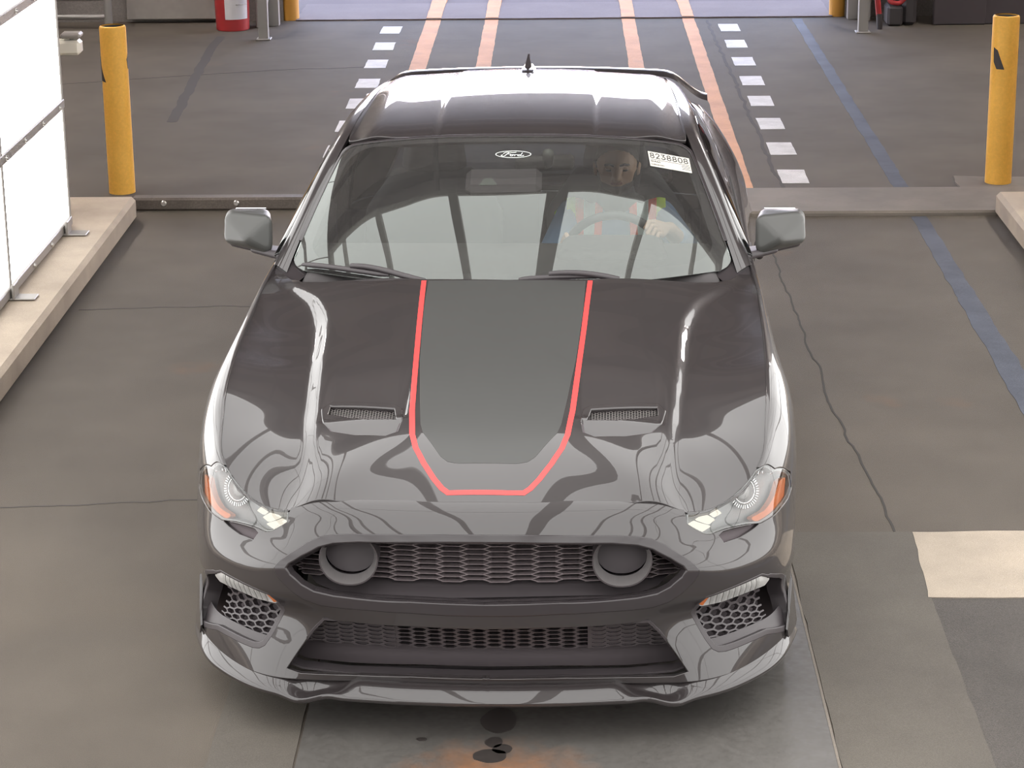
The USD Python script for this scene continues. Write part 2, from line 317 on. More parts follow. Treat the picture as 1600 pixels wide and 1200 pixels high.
# outlines measured on the body surfaces above: (s, t) on the wrap, (x, y) on the bonnet
CAR_LOC, CAR_RZ = (-0.23772, 0.00654, 0.0), -1.3397
TRACED = {
 'HL': [[0.6521, 0.1925], [0.7178, 0.0928], [0.7989, 0.0], [0.8793, 0.0], [0.9483, 0.0541], [1.0183, 0.155], [1.0932, 0.2521], [1.1756, 0.3353], [1.2308, 0.3885], [1.2366, 0.4284], [1.1777, 0.4302], [1.1029, 0.4211], [1.0254, 0.4192], [0.964, 0.4158], [0.8942, 0.3836], [0.7939, 0.3493], [0.7337, 0.3333], [0.7089, 0.303]],
 'NOTCH': [[0.9513, 0.4184], [0.8921, 0.3936], [0.7874, 0.3642], [0.7667, 0.3763], [0.7804, 0.4329], [0.8518, 0.4376], [0.9222, 0.426]],
 'GRO': [[-0.0032, 0.2681], [0.1061, 0.2707], [0.378, 0.2836], [0.46, 0.2943], [0.5014, 0.3072], [0.5413, 0.3436], [0.5896, 0.4228], [0.6228, 0.495], [0.6387, 0.5403], [0.6384, 0.5648], [0.6198, 0.6022], [0.5826, 0.6414], [0.542, 0.6715], [0.4928, 0.6871], [0.4328, 0.6839], [0.3347, 0.6742], [0.2197, 0.6723], [0.1065, 0.6804], [-0.0023, 0.6806]],
 'GRI': [[-0.0035, 0.297], [0.1056, 0.2995], [0.3759, 0.3133], [0.4566, 0.3299], [0.5027, 0.3575], [0.5548, 0.4242], [0.5936, 0.4968], [0.6025, 0.5397], [0.5871, 0.5793], [0.5499, 0.616], [0.5101, 0.6351], [0.4511, 0.6398], [0.3727, 0.635], [0.219, 0.6224], [-0.0026, 0.6275]],
 'FOG': [[1.0657, 0.6946], [0.9766, 0.6582], [0.775, 0.6735], [0.6639, 0.7328], [0.6457, 0.7739], [0.682, 0.8593], [0.6978, 0.8869], [0.7159, 0.8977], [0.7434, 0.9019], [0.8547, 0.9031], [0.9458, 0.9066], [1.0146, 0.8951], [1.0889, 0.8662], [1.1673, 0.8328]],
 'FLAMP': [[0.9591, 0.6673], [0.9248, 0.6485], [0.7929, 0.6763], [0.6778, 0.6981], [0.6634, 0.7369], [0.685, 0.7504], [0.773, 0.7484], [0.8874, 0.7301], [0.9734, 0.7162], [0.98, 0.6913]],
 'LOW': [[-0.0016, 0.7677], [0.2206, 0.758], [0.4381, 0.7622], [0.4909, 0.7678], [0.5286, 0.8143], [0.5733, 0.8842], [0.6025, 0.9348], [0.5588, 0.943], [0.4292, 0.9365], [0.2294, 0.9297], [0.0023, 0.9312]],
 'REDL': [[0.2932, 1.5916], [0.277, 1.2418], [0.2637, 0.885], [0.2556, 0.6552], [0.2407, 0.4446], [0.2311, 0.3724], [0.2125, 0.3049], [0.1769, 0.2348], [0.1428, 0.1799], [0.1263, 0.1583], [0.105, 0.1484], [0.0031, 0.1475]],
 'REDR': [[0.2873, 1.6065], [0.2739, 1.1409], [0.2554, 0.7465], [0.2407, 0.4678], [0.231, 0.3757], [0.2094, 0.3077], [0.1693, 0.2369], [0.1369, 0.1815], [0.1186, 0.1619], [0.0965, 0.1495]],
 'VMESH': [[0.5116, 0.6343], [0.304, 0.5856], [0.2907, 0.5024], [0.3862, 0.5091], [0.5134, 0.5787]],
 'VLIP': [[0.5359, 0.6018], [0.5218, 0.5149], [0.4936, 0.4579], [0.4107, 0.4189], [0.3172, 0.4022], [0.2803, 0.4266], [0.2725, 0.4972], [0.2803, 0.5881], [0.3066, 0.6154], [0.5149, 0.6636]],
 'BAR1': [[0.8014, 0.0592], [0.7642, 0.0761], [0.7822, 0.1976], [0.8205, 0.1979]],
 'BAR2': [[0.7526, 0.0693], [0.7064, 0.1188], [0.7537, 0.2527], [0.7881, 0.2354]],
 'BAR3': [[0.6987, 0.1352], [0.6591, 0.1855], [0.7185, 0.2883], [0.7663, 0.2828]],
 'MARK': [[1.2077, 0.3915], [1.1507, 0.366], [1.0848, 0.3814], [1.0121, 0.3923], [0.947, 0.3835], [0.9682, 0.4149], [1.0259, 0.4169], [1.0959, 0.4172], [1.167, 0.4242]],
 'PROJ': [[0.938, 0.1528]],
}
# ---------------------------------------------------------------- materials
def simple(name, col, rough=.5, metal=0., spec=.5, coat=0., **k):
    return mat(name, {'p': ('principled_bsdf', {'base_color': col, 'roughness': rough, 'metallic': metal, 'specular_ior_level': spec, 'coat_weight': coat, **k})})
def mottled(name, c1, c2, scale, rough=.8, c3=None, speck=260., speck_amt=.25, bump=.0, spec=.3, metal=0., stretch=(1, 1, 1), rust=None):
    """two-tone noise with fine speckle, in world metres"""
    n = {'g': ('geometry', {}), 'mp': ('mapping', {'mapping_type': 'point', 'scale': stretch}),
         'n1': ('noise_texture', {'scale': scale, 'detail': 6., 'roughness': .62}), 'r1': ('rgb_ramp', {'ramp': [(.32, c1), (.66, c2)]}),
         'n2': ('noise_texture', {'scale': speck, 'detail': 2., 'roughness': .7}), 'r2': ('rgb_ramp', {'ramp': [(.3, (1 - speck_amt,) * 3), (.5, (1, 1, 1)), (.72, (1 + speck_amt * 1.4,) * 3)]}),
         'mu': ('mix', {'mix_type': 'multiply', 'fac': 1.0}), 'p': ('principled_bsdf', {'roughness': rough, 'specular_ior_level': spec, 'metallic': metal})}
    l = [('g.position', 'mp.vector'), ('mp.vector', 'n1.vector'), ('g.position', 'n2.vector'), ('n1.fac', 'r1.fac'), ('n2.fac', 'r2.fac'), ('r1.color', 'mu.color1'), ('r2.color', 'mu.color2')]
    last = 'mu.color'
    if c3 is not None:
        n |= {'n3': ('noise_texture', {'scale': scale * .35, 'detail': 4., 'roughness': .6}), 'r3': ('rgb_ramp', {'ramp': [(.56, (0, 0, 0)), (.74, (1, 1, 1))]}), 'm3': ('mix', {'mix_type': 'mix', 'color2': c3})}
        l += [('g.position', 'n3.vector'), ('n3.fac', 'r3.fac'), ('r3.color', 'm3.fac'), ('mu.color', 'm3.color1')]; last = 'm3.color'
    if rust:
        n |= {'n5': ('noise_texture', {'scale': .95, 'detail': 5., 'roughness': .6}), 'r5': ('rgb_ramp', {'ramp': [(.635, (0, 0, 0)), (.74, (.75, .75, .75))]}), 'm5': ('mix', {'mix_type': 'mix', 'color2': rust})}
        l += [('g.position', 'n5.vector'), ('n5.fac', 'r5.fac'), ('r5.color', 'm5.fac'), (last, 'm5.color1')]; last = 'm5.color'
    l.append((last, 'p.base_color'))
    if bump:
        n['b'] = ('bump', {'strength': bump, 'distance': .004}); l += [('n2.fac', 'b.height'), ('b.normal', 'p.normal')]
    return mat(name, n, l)
def glow(name, col, strength):
    return mat(name, {'e': ('emission', {'color': col, 'strength': strength})}, surface='e.emission')
def pane(name, tint, ior=1.5, gain=1.0):
    """a thin clear sheet: light passes, its faces mirror by Fresnel"""
    return mat(name, {'t': ('transparent_bsdf', {'color': tint}), 'g': ('glossy_bsdf', {'color': (1, 1, 1), 'roughness': 0.0}), 'f': ('fresnel', {'IOR': ior}),
                      'k': ('math', {'math_type': 'multiply', 'value2': gain, 'use_clamp': True}), 'm': ('mix_closure', {})},
               [('f.fac', 'k.value1'), ('k.value', 'm.fac'), ('t.BSDF', 'm.closure1'), ('g.BSDF', 'm.closure2')], surface='m.closure')

M = {}
M['asphalt'] = mottled('asphalt', (.080, .067, .0545), (.112, .0945, .077), 1.1, .85, c3=(.126, .103, .080), speck=330, speck_amt=.42, bump=.6, rust=(.150, .092, .060))
M['asphalt_dark'] = mottled('asphalt_patch', (.056, .050, .045), (.080, .071, .064), 1.4, .85, speck=330, speck_amt=.36, bump=.5)
M['concrete'] = mottled('concrete', (.30, .255, .205), (.40, .335, .265), 2.2, .85, c3=(.34, .29, .25), speck=220, speck_amt=.12, bump=.15)
M['concrete_dirty'] = mottled('dirty_concrete', (.078, .068, .058), (.104, .092, .077), 1.6, .8, c3=(.112, .097, .08), speck=240, speck_amt=.14, bump=.12)
M['concrete_grey'] = mottled('grey_concrete', (.13, .113, .097), (.18, .155, .13), 2.0, .8, c3=(.16, .14, .125), speck=240, speck_amt=.14, bump=.12)
M['curb'] = mottled('curb_concrete', (.34, .28, .22), (.45, .375, .295), 2.4, .85, c3=(.30, .255, .22), speck=200, speck_amt=.12, bump=.2)
M['apron'] = mottled('sill_concrete', (.125, .100, .098), (.158, .128, .124), .9, .85, speck=120, speck_amt=.1)  # even pinkish concrete tone of the door sill
M['yard'] = mottled('yard_concrete', (.100, .080, .080), (.128, .104, .102), .9, .85, speck=120, speck_amt=.1)  # even pinkish concrete tone, no sun in the colour
M['paint_white'] = mottled('worn_white_paint', (.42, .40, .39), (.56, .54, .53), 6, .7, speck=200, speck_amt=.2)
M['paint_orange'] = mottled('worn_orange_paint', (.40, .185, .075), (.50, .235, .10), 4, .7, c3=(.28, .155, .09), speck=200, speck_amt=.25)
M['paint_blue'] = mottled('worn_blue_paint', (.052, .056, .072), (.078, .084, .108), 3, .75, speck=260, speck_amt=.3)
M['crack'] = simple('crack', (.040, .035, .031), .95)
M['stain'] = simple('floor_stain', (.058, .050, .045), .95)
M['oil'] = simple('oil', (.034, .029, .027), .35)
# steel plate with a rust bloom near the drip
M['steel'] = mat('plate_steel', {'g': ('geometry', {}), 'n': ('noise_texture', {'scale': 2.0, 'detail': 5., 'roughness': .6}), 'r': ('rgb_ramp', {'ramp': [(.3, (.085, .079, .072)), (.7, (.125, .117, .108))]}),
    'mp': ('mapping', {'mapping_type': 'point', 'location': (.30, .50, 0), 'scale': (1.5, 1.35, 1)}), 'mo': ('mapping', {'mapping_type': 'point', 'location': (-.02, .35, 0)}),
    'gr': ('gradient_texture', {'gradient_type': 'quadratic_sphere'}), 'n2': ('noise_texture', {'scale': 7., 'detail': 6., 'roughness': .7}), 'mm': ('math', {'math_type': 'multiply'}), 'rr': ('rgb_ramp', {'ramp': [(.10, (0, 0, 0)), (.34, (.85, .85, .85))]}),
    'mix': ('mix', {'color2': (.33, .135, .045)}), 'n3': ('noise_texture', {'scale': 40., 'detail': 3.}), 'r3': ('map_range', {'from_min': .3, 'from_max': .7, 'to_min': .42, 'to_max': .62}),
    'p': ('principled_bsdf', {'metallic': .25, 'specular_ior_level': .5})},
    [('g.position', 'n.vector'), ('n.fac', 'r.fac'), ('g.position', 'mp.vector'), ('mp.vector', 'gr.vector'), ('g.position', 'n2.vector'), ('gr.fac', 'mm.value1'), ('n2.fac', 'mm.value2'), ('mm.value', 'rr.fac'), ('rr.color', 'mix.fac'), ('r.color', 'mix.color1'), ('mix.color', 'p.base_color'),
     ('g.position', 'n3.vector'), ('n3.fac', 'r3.value'), ('r3.result', 'p.roughness')])
M['panel'] = glow('backlit_panel', (1.0, .985, .965), PANEL)
M['added_fill'] = glow('added_fill_lamp', (1.0, .92, .87), 50.0)  # glow of the unseen lamps put in for the far floor
M['alu'] = simple('grey_aluminium', (.30, .28, .26), .45, .3)
M['bolt'] = simple('bolt_steel', (.6, .58, .55), .35, .9)
M['yellow'] = mottled('bollard_yellow', (.84, .45, .075), (.92, .51, .095), 3, .5, speck=60, speck_amt=.05, spec=.4)
M['black'] = simple('black_plastic', (.042, .037, .039), .55)  # black raised a little to stand for a hazy veil
M['rubber'] = simple('rubber', (.03, .027, .026), .8)
M['rail'] = mottled('grimy_rail', (.085, .07, .06), (.13, .108, .09), 3, .6, speck=90, speck_amt=.15)
M['wall'] = mottled('hall_wall', (.20, .18, .165), (.27, .245, .22), .8, .9, speck=20, speck_amt=.05)
M['ceiling'] = mottled('hall_ceiling', (.42, .37, .36), (.50, .45, .435), .5, .9, speck=12, speck_amt=.08)
M['beam'] = simple('ceiling_steel', (.24, .215, .21), .7)
M['block'] = mottled('block_wall', (.17, .155, .145), (.23, .21, .195), 1.5, .9, speck=50, speck_amt=.12)
M['white_board'] = mottled('white_board', (.28, .26, .245), (.33, .305, .285), 1.2, .6, speck=8, speck_amt=.05)
M['dark_door'] = simple('dark_curtain', (.055, .046, .050), .9)  # dark tone lightened in place of haze
M['red'] = simple('red_plastic', (.36, .028, .03), .45)
M['post'] = simple('grey_post', (.27, .26, .25), .5, .2)
M['label_white'] = simple('white_label', (.62, .62, .64), .5)
M['jamb_yellow'] = simple('jamb_yellow', (.55, .27, .04), .6)

# ---------------------------------------------------------------- the hall
fl = thing('floor', 'worn grey asphalt inspection lane with concrete patches, dashes and painted stripes', 'floor', kind='structure')
put('asphalt', box(MB(), -9, 9, -12, 14.06, -.15, 0, c=0), M['asphalt'], fl)
def flat(name, poly, m, h=.002, label=None):
    poly = Polygon(poly) if not hasattr(poly, 'geom_type') else poly
    return put(name, MB().mesh(extrude(poly, h + .02), 10).xf(T(0, 0, -.02)), m, fl, label)
rng = np.random.default_rng(4)
def rough_edge(pts, amp=.012, step=.06):
    c = np.array(Polygon(pts).exterior.segmentize(step).coords)[:-1]
    return Polygon(c + (np.stack([meshkit.fbm(np.c_[c * 9, np.full(len(c), 1.)]), meshkit.fbm(np.c_[c * 9, np.full(len(c), 7.)])], 1) - .5) * 2 * amp).buffer(0)
flat('asphalt_patch', rough_edge([(1.24, -5), (2.47, -5), (2.47, 1.12), (1.24, 1.12)], .008), M['asphalt_dark'], .001)
flat('concrete_strip', rough_edge([(.795, -5), (1.235, -5), (1.245, 1.12), (1.30, 1.74), (.80, 1.74)], .006), M['concrete_dirty'], .003, 'dirty concrete strip beside the steel plate')
flat('concrete_patch', rough_edge([(1.27, 1.735), (2.46, 1.77), (2.46, 1.11), (1.235, 1.115)], .008), M['concrete'], .004, 'clean pale concrete patch')
flat('concrete_strip', rough_edge([(-1.055, -5), (-.80, -5), (-.80, 1.74), (-1.055, 1.74)], .006), M['concrete_dirty'], .003)
flat('steel_plate', [(-.79, -5), (.787, -5), (.787, 1.70), (-.79, 1.70)], M['steel'], .008, 'grey steel plate with rust stain and oil drips')
flat('plate_edge', [(.787, -5), (.795, -5), (.795, 1.70), (.787, 1.70)], M['concrete_grey'], .009)
put('concrete_sill', box(MB(), 1.05, 2.72, 6.70, 7.32, -.02, .028, c=.012), M['concrete_grey'], fl, 'low concrete sill across the lane')
flat('bollard_footing', rough_edge([(2.33, 7.26), (2.84, 7.26), (2.86, 7.66), (2.34, 7.68)], .03), M['concrete_grey'], .012)
flat('door_sill', rough_edge([(-2.31, 14.03), (2.31, 14.03), (2.31, 14.95), (-2.31, 14.95)], .01), M['apron'], .012)
for x in (-1.45, 1.39):
    for y in (13.5, 12.67, 11.84, 11.0, 10.2, 9.38, 8.56, 7.74, 6.0, 5.15):
        if y > 7 or x < 0: pass
        if y < 7: continue
        w_, l_ = .082, .19
        flat('lane_dash', rough_edge([(x - w_, y - l_), (x + w_, y - l_), (x + w_, y + l_), (x - w_, y + l_)], .006, .04), M['paint_white'], .0016)
for x0, x1 in ((-1.185, -1.055), (-.675, -.56), (.50, .615), (1.02, 1.125)):
    flat('lane_stripe', rough_edge([(x0, 7.4), (x1, 7.4), (x1, 14.05), (x0, 14.05)], .006), M['paint_orange'], .0015, 'worn orange lane stripe')
    flat('lane_stripe', rough_edge([(x0, 14.05), (x1, 14.05), (x1, 30), (x0, 30)], .006), M['paint_orange'], .016)
for y0, y1 in ((7.34, 13.95), (-1.0, 6.68)):
    flat('lane_stripe', rough_edge([(1.955 - (.07 if y0 < 0 else 0), y0), (2.045, y0), (2.04, y1), (1.955, y1)], .012), M['paint_blue'], .0015, 'worn dark blue lane stripe')
def crack(pts, w, seed=0, m='crack'):
    c = np.array(LineString(pts).segmentize(.05).coords)
    c += (np.stack([meshkit.fbm(np.c_[c * 6, np.full(len(c), 3. + seed)], 3), meshkit.fbm(np.c_[c * 6, np.full(len(c), 9. + seed)], 3)], 1) - .5) * .05
    flat('crack', LineString(c).buffer(w / 2), M[m], .0011)
crack([(1.09, 6.6), (1.12, 4.6), (1.14, 3.2), (1.20, 1.76)], .009)
crack([(1.23, 13.9), (1.26, 11), (1.28, 9), (1.30, 7.4)], .022, 2, 'stain')
crack([(-2.4, 2.0), (-1.6, 2.08), (-.98, 2.16)], .010, 3, 'stain')
crack([(-2.38, 4.8), (-1.7, 4.86), (-.9, 4.82)], .012, 4, 'stain')
crack([(-2.86, 13.2), (-2.84, 12.3), (-2.75, 10.8), (-2.68, 9.6)], .075, 5, 'stain')
crack([(-4.5, 10.8), (-2.2, 11.6), (-1.5, 11.7)], .012, 6, 'stain')
for x, y, a, b in ((-.205, .15, .052, .085), (-.215, .0, .026, .035), (-.225, -.09, .05, .045), (-.19, -.045, .03, .03), (-.21, .30, .022, .02), (-.43, .02, .016, .012), (.16, .24, .012, .01)):
    th = np.linspace(0, 2 * np.pi, 25)[:-1]; q = 1 + .28 * (meshkit.fbm(np.c_[np.cos(th) * 1.5 + x * 50, np.sin(th) * 1.5, th * 0]) - .5)
    flat('oil_drip', np.c_[x + a * q * np.cos(th), y + b * q * np.sin(th)], M['oil'], .0092)
put('outside_apron', box(MB(), -14, 14, 14.06, 60, -.15, -.002, c=0), M['yard'], fl, 'concrete yard outside the door')

for sgn, nm in ((-1, 'left'), (1, 'right')):
    c = thing('curb', f'long raised concrete curb under the backlit wall {"with the bracket feet" if sgn < 0 else "by the right-hand bollard"}', 'curb')
    x0, x1 = sorted((sgn * 2.43, sgn * 2.98))
    put('kerb_body', box(MB(), x0, x1, -9, 6.72, 0, .136, c=.022), M['curb'], c)

def wall_piece(name, bounds, m, label=None):
    o = thing(name, label, 'wall', kind='structure'); 
    for b in bounds: put('wall_panel', box(MB(), *b, c=0), m, o)
    return o
wall_piece('wall_left', [(-9.2, -9, -12, 14.06, 0, 5.8)], M['wall'])
wall_piece('wall_right', [(9, 9.2, -12, 14.06, 0, 5.8)], M['wall'])
wall_piece('wall_back', [(-9.2, 9.2, -12.2, -12, 0, 5.8)], M['wall'])
wall_piece('wall_front', [(-9.2, -2.42, 14.06, 14.3, 0, 5.8), (2.42, 9.2, 14.06, 14.3, 0, 5.8), (-2.42, 2.42, 14.06, 14.3, 3.7, 5.8)], M['block'])
ce = thing('ceiling', 'dark steel hall ceiling with cross beams', 'ceiling', kind='structure')
put('ceiling_deck', box(MB(), -9.2, 9.2, -12.2, 14.3, 5.6, 5.8, c=0), M['ceiling'], ce)
for y in np.arange(4.6, 14, 1.5):
    put('ceiling_beam', box(MB(), -9, 9, y - .08, y + .08, 5.25, 5.6, c=.01), M['beam'], ce)
for x in (-3.2, -1.2, 1.4, 3.4):
    put('ceiling_pipe', tube(MB(), [(x, -11.9, 5.15), (x, 14, 5.15)], .05, 8), M['beam'], ce)

# the photo booth: two backlit side walls and a backlit canopy
def bolts(mb, pts, nrm, r=.014):
    for p in pts:
        b = lathe([(0, .012), (r * .7, .012), (r, .006), (r, 0)][::-1], 10)
        R = trimesh.geometry.align_vectors([0, 0, 1], nrm); R = np.array(R); R[:3, 3] = p; mb.mesh(b.xf(R))
XW, PW, PH, Z0 = 2.66, 1.44, .635, .170
YE = 5.99
for sgn in (-1, 1):
    o = thing('light_wall', 'tall backlit white panel wall standing on the ' + ('curb beside the yellow bollard and rail' if sgn < 0 else 'far curb opposite, only mirrored in the paintwork'), 'light panel wall', kind='structure')
    x = sgn * XW
    ncol, nrow = 9, 5
    for j in range(nrow):
        for i in range(ncol):
            y1 = YE - i * PW; y0 = y1 - PW; z0 = Z0 + j * PH
            put('light_panel', box(MB(), min(x, x + sgn * .03), max(x, x + sgn * .03), y0 + .006, y1 - .006, z0 + .006, z0 + PH - .006, c=.003), M['panel'], o)
    fr = lambda y0, y1, z0, z1, d=.012: put('frame_rail', box(MB(), *sorted((x - sgn * d, x + sgn * .05)), y0, y1, z0, z1, c=.004), M['alu'], o)
    for j in range(nrow + 1):
        z = Z0 + j * PH; fr(YE - ncol * PW, YE + .012, z - .024, z + .024)
        mb = MB(); bolts(mb, [(x - sgn * .012, yy, z) for yy in np.arange(YE - .12, YE - ncol * PW, -.42)], (-sgn, 0, 0), .012); put('frame_bolt', mb, M['bolt'], o, kind='stuff')
    for i in range(ncol + 1):
        y = YE - i * PW; fr(y - .007, y + .007, Z0, Z0 + nrow * PH, .008)
    for y in np.arange(YE - .18, YE - ncol * PW, -1.28):
        mb = box(MB(), *sorted((x - sgn * .13, x + sgn * .02)), y - .05, y + .05, .14, .148); box(mb, *sorted((x - sgn * .035, x - sgn * .02)), y - .05, y + .05, .14, .215)
        put('foot_bracket', mb, M['alu'], o)
ZC = Z0 + 5 * PH + .06
cy0, cy1 = YE - 9 * PW, 3.14
o = thing('light_canopy', 'backlit white panel canopy over the lane mirrored in windscreen and bonnet', 'light canopy', kind='structure')
xe = [-2.62, -2.30, -1.66, -.73, .08, 1.07, 2.02, 2.62]
for i in range(len(xe) - 1):
    for k in range(3):
        y1 = cy1 - k * (cy1 - cy0) / 3; y0 = y1 - (cy1 - cy0) / 3
        put('light_panel', box(MB(), xe[i] + .01, xe[i + 1] - .01, y0 + .006, y1 - .006, ZC, ZC + .03, c=.003), M['panel'], o)
for i, x in enumerate(xe):
    w_ = (.04, .03, .035, .035, .075, .035, .035, .04)[i]
    put('frame_rail', box(MB(), x - w_, x + w_, cy0, cy1 + .03, ZC - .05, ZC + .06, c=.004), M['alu'], o)
for k in range(4):
    y = cy1 - k * (cy1 - cy0) / 3
    put('frame_rail', box(MB(), -2.66, 2.66, y - (.03 if k in (0, 3) else .016), y + (.03 if k in (0, 3) else .016), ZC - .03, ZC + .06, c=.004), M['alu'], o)
put('backing_sheet', box(MB(), -2.7, 2.7, cy0 - .02, cy1 + .05, ZC + .065, ZC + .09, c=.003), M['white_board'], o)

# unseen fill lamps added over the side aisles to brighten the far floor
for i_, (x, y) in enumerate([(sx, yy) for sx in (-5.6, 5.6) for yy in (6.2, 8.6, 11.0, 13.0)]):
    o = thing('added_fill_light', f"added unseen fill lamp, {('nearest', 'second', 'third', 'furthest')[i_ % 4]} over the {'bollard-and-rail' if x < 0 else 'concrete sill'} side aisle", 'fill light', (x, y, 5.35), 0, 'added fill lamps over the side aisles')
    put('lamp_housing', box(MB(), -.36, .36, -.80, .80, .03, .12, c=.01), M['beam'], o)
    put('diffuser', box(MB(), -.32, .32, -.76, .76, 0, .03, c=.005), M['added_fill'], o)
    for q_ in (-.6, .6): put('hanger', tube(MB(), [(0, q_, .12), (0, q_, .25)], .012, 6), M['beam'], o)

# yellow bollards
def bollard(loc, label, flip):
    b = thing('bollard', label, 'bollard', loc, 0)
    r = .078
    put('post', lathe([(0, 0), (r, 0), (r, .985), (r - .004, .995), (r - .012, .998)], 36), M['yellow'], b)
    put('cap', lathe([(r - .012, .99), (r - .014, .975), (0, .968)], 30), M['black'], b, 'dark recessed top')
    # torn dark tape band
    tape = Func(lambda a, z: 0 * a); 
    class Cyl:
        sign = 1
        def P(s, a, z): return np.stack([(r + .001) * np.sin(a), -(r + .001) * np.cos(a), z], -1)
        def N(s, a, z): return np.stack([np.sin(a), -np.cos(a), 0 * a], -1)
    k = -1 if flip else 1
    for q in ([(-1.45, .80), (-1.25, .82), (-1.15, .76), (-.62, .672), (-1.45, .68)] if not flip else [(-1.1, .815), (-.72, .80), (-.15, .69), (-.75, .69), (-1.05, .73)], [(1.30, .80), (1.62, .83), (1.62, .74), (1.45, .745)]):
        put('tape_scrap', sheet(Cyl(), Polygon(q), (.1, .03), thick=.001, bevel=.0005), M['black'], b, 'torn dark tape scrap')
    return b
bollard((-2.64, 7.42, 0), 'yellow steel bollard beside the backlit wall, dark tape at its edge', False)
bollard((2.585, 7.50, .01), 'yellow steel bollard on a concrete footing with a dark chevron scrap', True)

# floor rail with bolts
rl = thing('floor_rail', 'low grimy floor rail with bolts between curb and car', 'floor rail', kind='structure')
put('rail_bar', box(MB(), -2.50, -.9, 6.92, 7.02, 0, .075, c=.012), M['rail'], rl)
for xx in (-2.31, -1.89, -1.47, -1.05):
    mb = MB(); bolts(mb, [(xx, 6.92, .045)], (0, -1, 0), .018); put('rail_bolt', mb, M['bolt'], rl)

# things by the far door
def frame_guard(loc, sg, label):
    g = thing('guard_frame', label, 'steel frame', loc)
    put('front_post', box(MB(), -.04, .04, -.04, .04, 0, 2.6), M['post'], g)
    put('rear_post', box(MB(), -.045, .045, .70, .79, 0, 2.6), M['post'], g)
    mb = MB(); tube(mb, [(0, .02, .22), (0, .72, .62)], .03, 8); put('brace', mb, M['post'], g)
    mb = MB(); tube(mb, [(0, .02, 1.1), (0, .72, 1.5)], .03, 8); put('brace', mb, M['post'], g)
    put('foot_plate', box(MB(), -.06, .06, -.06, .06, 0, .012), M['post'], g)
    put('back_post', box(MB(), -.04 + sg * .10, .04 + sg * .10, .62, .69, 0, 2.6), M['post'], g)
    return g
frame_guard((-2.47, 13.06, 0), -1, 'grey braced steel frame by the door next to the red drum')
frame_guard((2.47, 13.20, 0), 1, 'grey braced steel frame by the door next to the red hose')
for sg, lb in ((-1, 'near the red drum'), (1, 'near the red hose')):
    j = thing('jamb_bollard', 'ochre yellow round post guarding the door jamb ' + lb, 'bollard', (sg * 2.36, 14.12, 0))
    put('post', lathe([(0, 0), (.07, 0), (.07, 1.1), (.05, 1.14), (0, 1.15)], 20), M['jamb_yellow'], j)
bk = thing('red_drum', 'red plastic drum with a white label standing by the far wall', 'bucket', (-2.80, 13.62, 0))
put('drum', lathe([(0, 0), (.135, 0), (.14, .01), (.15, .40), (.158, .41), (.158, .43), (0, .43)], 32), M['red'], bk)
class CylB:
    sign = 1
    def P(s, a, z): r = .1475 + (z - .2) * .025; return np.stack([r * np.sin(a), -r * np.cos(a), z], -1)
    def N(s, a, z): return np.stack([np.sin(a), -np.cos(a), 0 * a], -1)
put('label', sheet(CylB(), sbox(-.30, .10, 1.15, .33), (.1, .05), thick=.001, bevel=.0005), M['label_white'], bk, 'white paper label')
mb = MB(); tube(mb, [(CylB().P(np.array(a), np.array(.22 + .0 * a)) * 1.02).tolist() for a in (.35, .7, 1.1)], .004, 6); put('wire_handle', mb, M['bolt'], bk)
tag(put('wall_board', box(MB(), -3.76, -2.93, 13.96, 14.04, .03, 2.3, c=.01), M['white_board']), 'large pale board standing against the far wall', 'board')
rk = thing('pipe_rack', 'grey pipe rack with two low rails by the far wall', 'rack', (-4.25, 13.7, 0))
for xx in (-.42, .38): put('upright', tube(MB(), [(xx, 0, 0), (xx, 0, 1.6)], .035, 10), M['post'], rk)
for zz in (.10, .26, .8): put('rail', tube(MB(), [(-.42, 0, zz), (.38, 0, zz)], .022, 8), M['post'], rk)
hs = thing('red_hose', 'red hose on a black stub hanging beside the grey frame', 'hose', (2.60, 13.36, 0))
mb = MB(); tube(mb, spl([(0.02, 0, .12), (0, .0, .30), (-.02, .02, .7), (-.02, .05, 1.3)], 20), .024, 10); put('hose', mb, M['red'], hs)
put('nozzle', tube(MB(), [(.03, 0, .0), (.025, 0, .13)], [.022, .030], 10), M['black'], hs)
eq = thing('floor_jack', 'black floor unit with a red grip near the block wall', 'jack', (2.82, 13.62, 0))
mb = box(MB(), -.11, .02, -.12, .14, 0, .17, c=.02); put('base', mb, M['black'], eq)
put('mast', box(MB(), .02, .14, -.08, .12, 0, .85, c=.03), M['black'], eq)
mb = MB(); tube(mb, spl([(-.10, -.05, .27), (-.08, -.08, .20), (-.02, -.1, .19), (.03, -.1, .24), (.02, -.1, .34)], 20), .02, 8); put('grip', mb, M['red'], eq)
dd = thing('roller_door', 'dark curtain across the side bay at the far right', 'door', (3.1, 13.55, 0), kind='structure')
for k in range(8): put('curtain_strip', box(MB(), k * .42, k * .42 + .44, (k % 2) * .03, .05 + (k % 2) * .03, .0, 3.2, c=.01), M['dark_door'], dd)
lt = thing('lamp_head', 'small white lamp head behind the end of the backlit wall', 'lamp', (-2.695, 6.4, 1.06))
mb = box(MB(), -.08, .075, -.05, .05, -.06, .02, c=.015); put('body', mb, simple('lamp_white', (.75, .70, .6), .3), lt)
put('bracket', tube(MB(), [(-.06, 0, -.9), (-.06, .0, -.06)], .012, 8), M['alu'], lt)
put('hood', box(MB(), -.03, .08, -.05, .05, .03, .06, c=.01), M['alu'], lt)
put('neck', tube(MB(), [(.02, 0, .01), (.03, 0, .04)], .012, 8), M['alu'], lt)
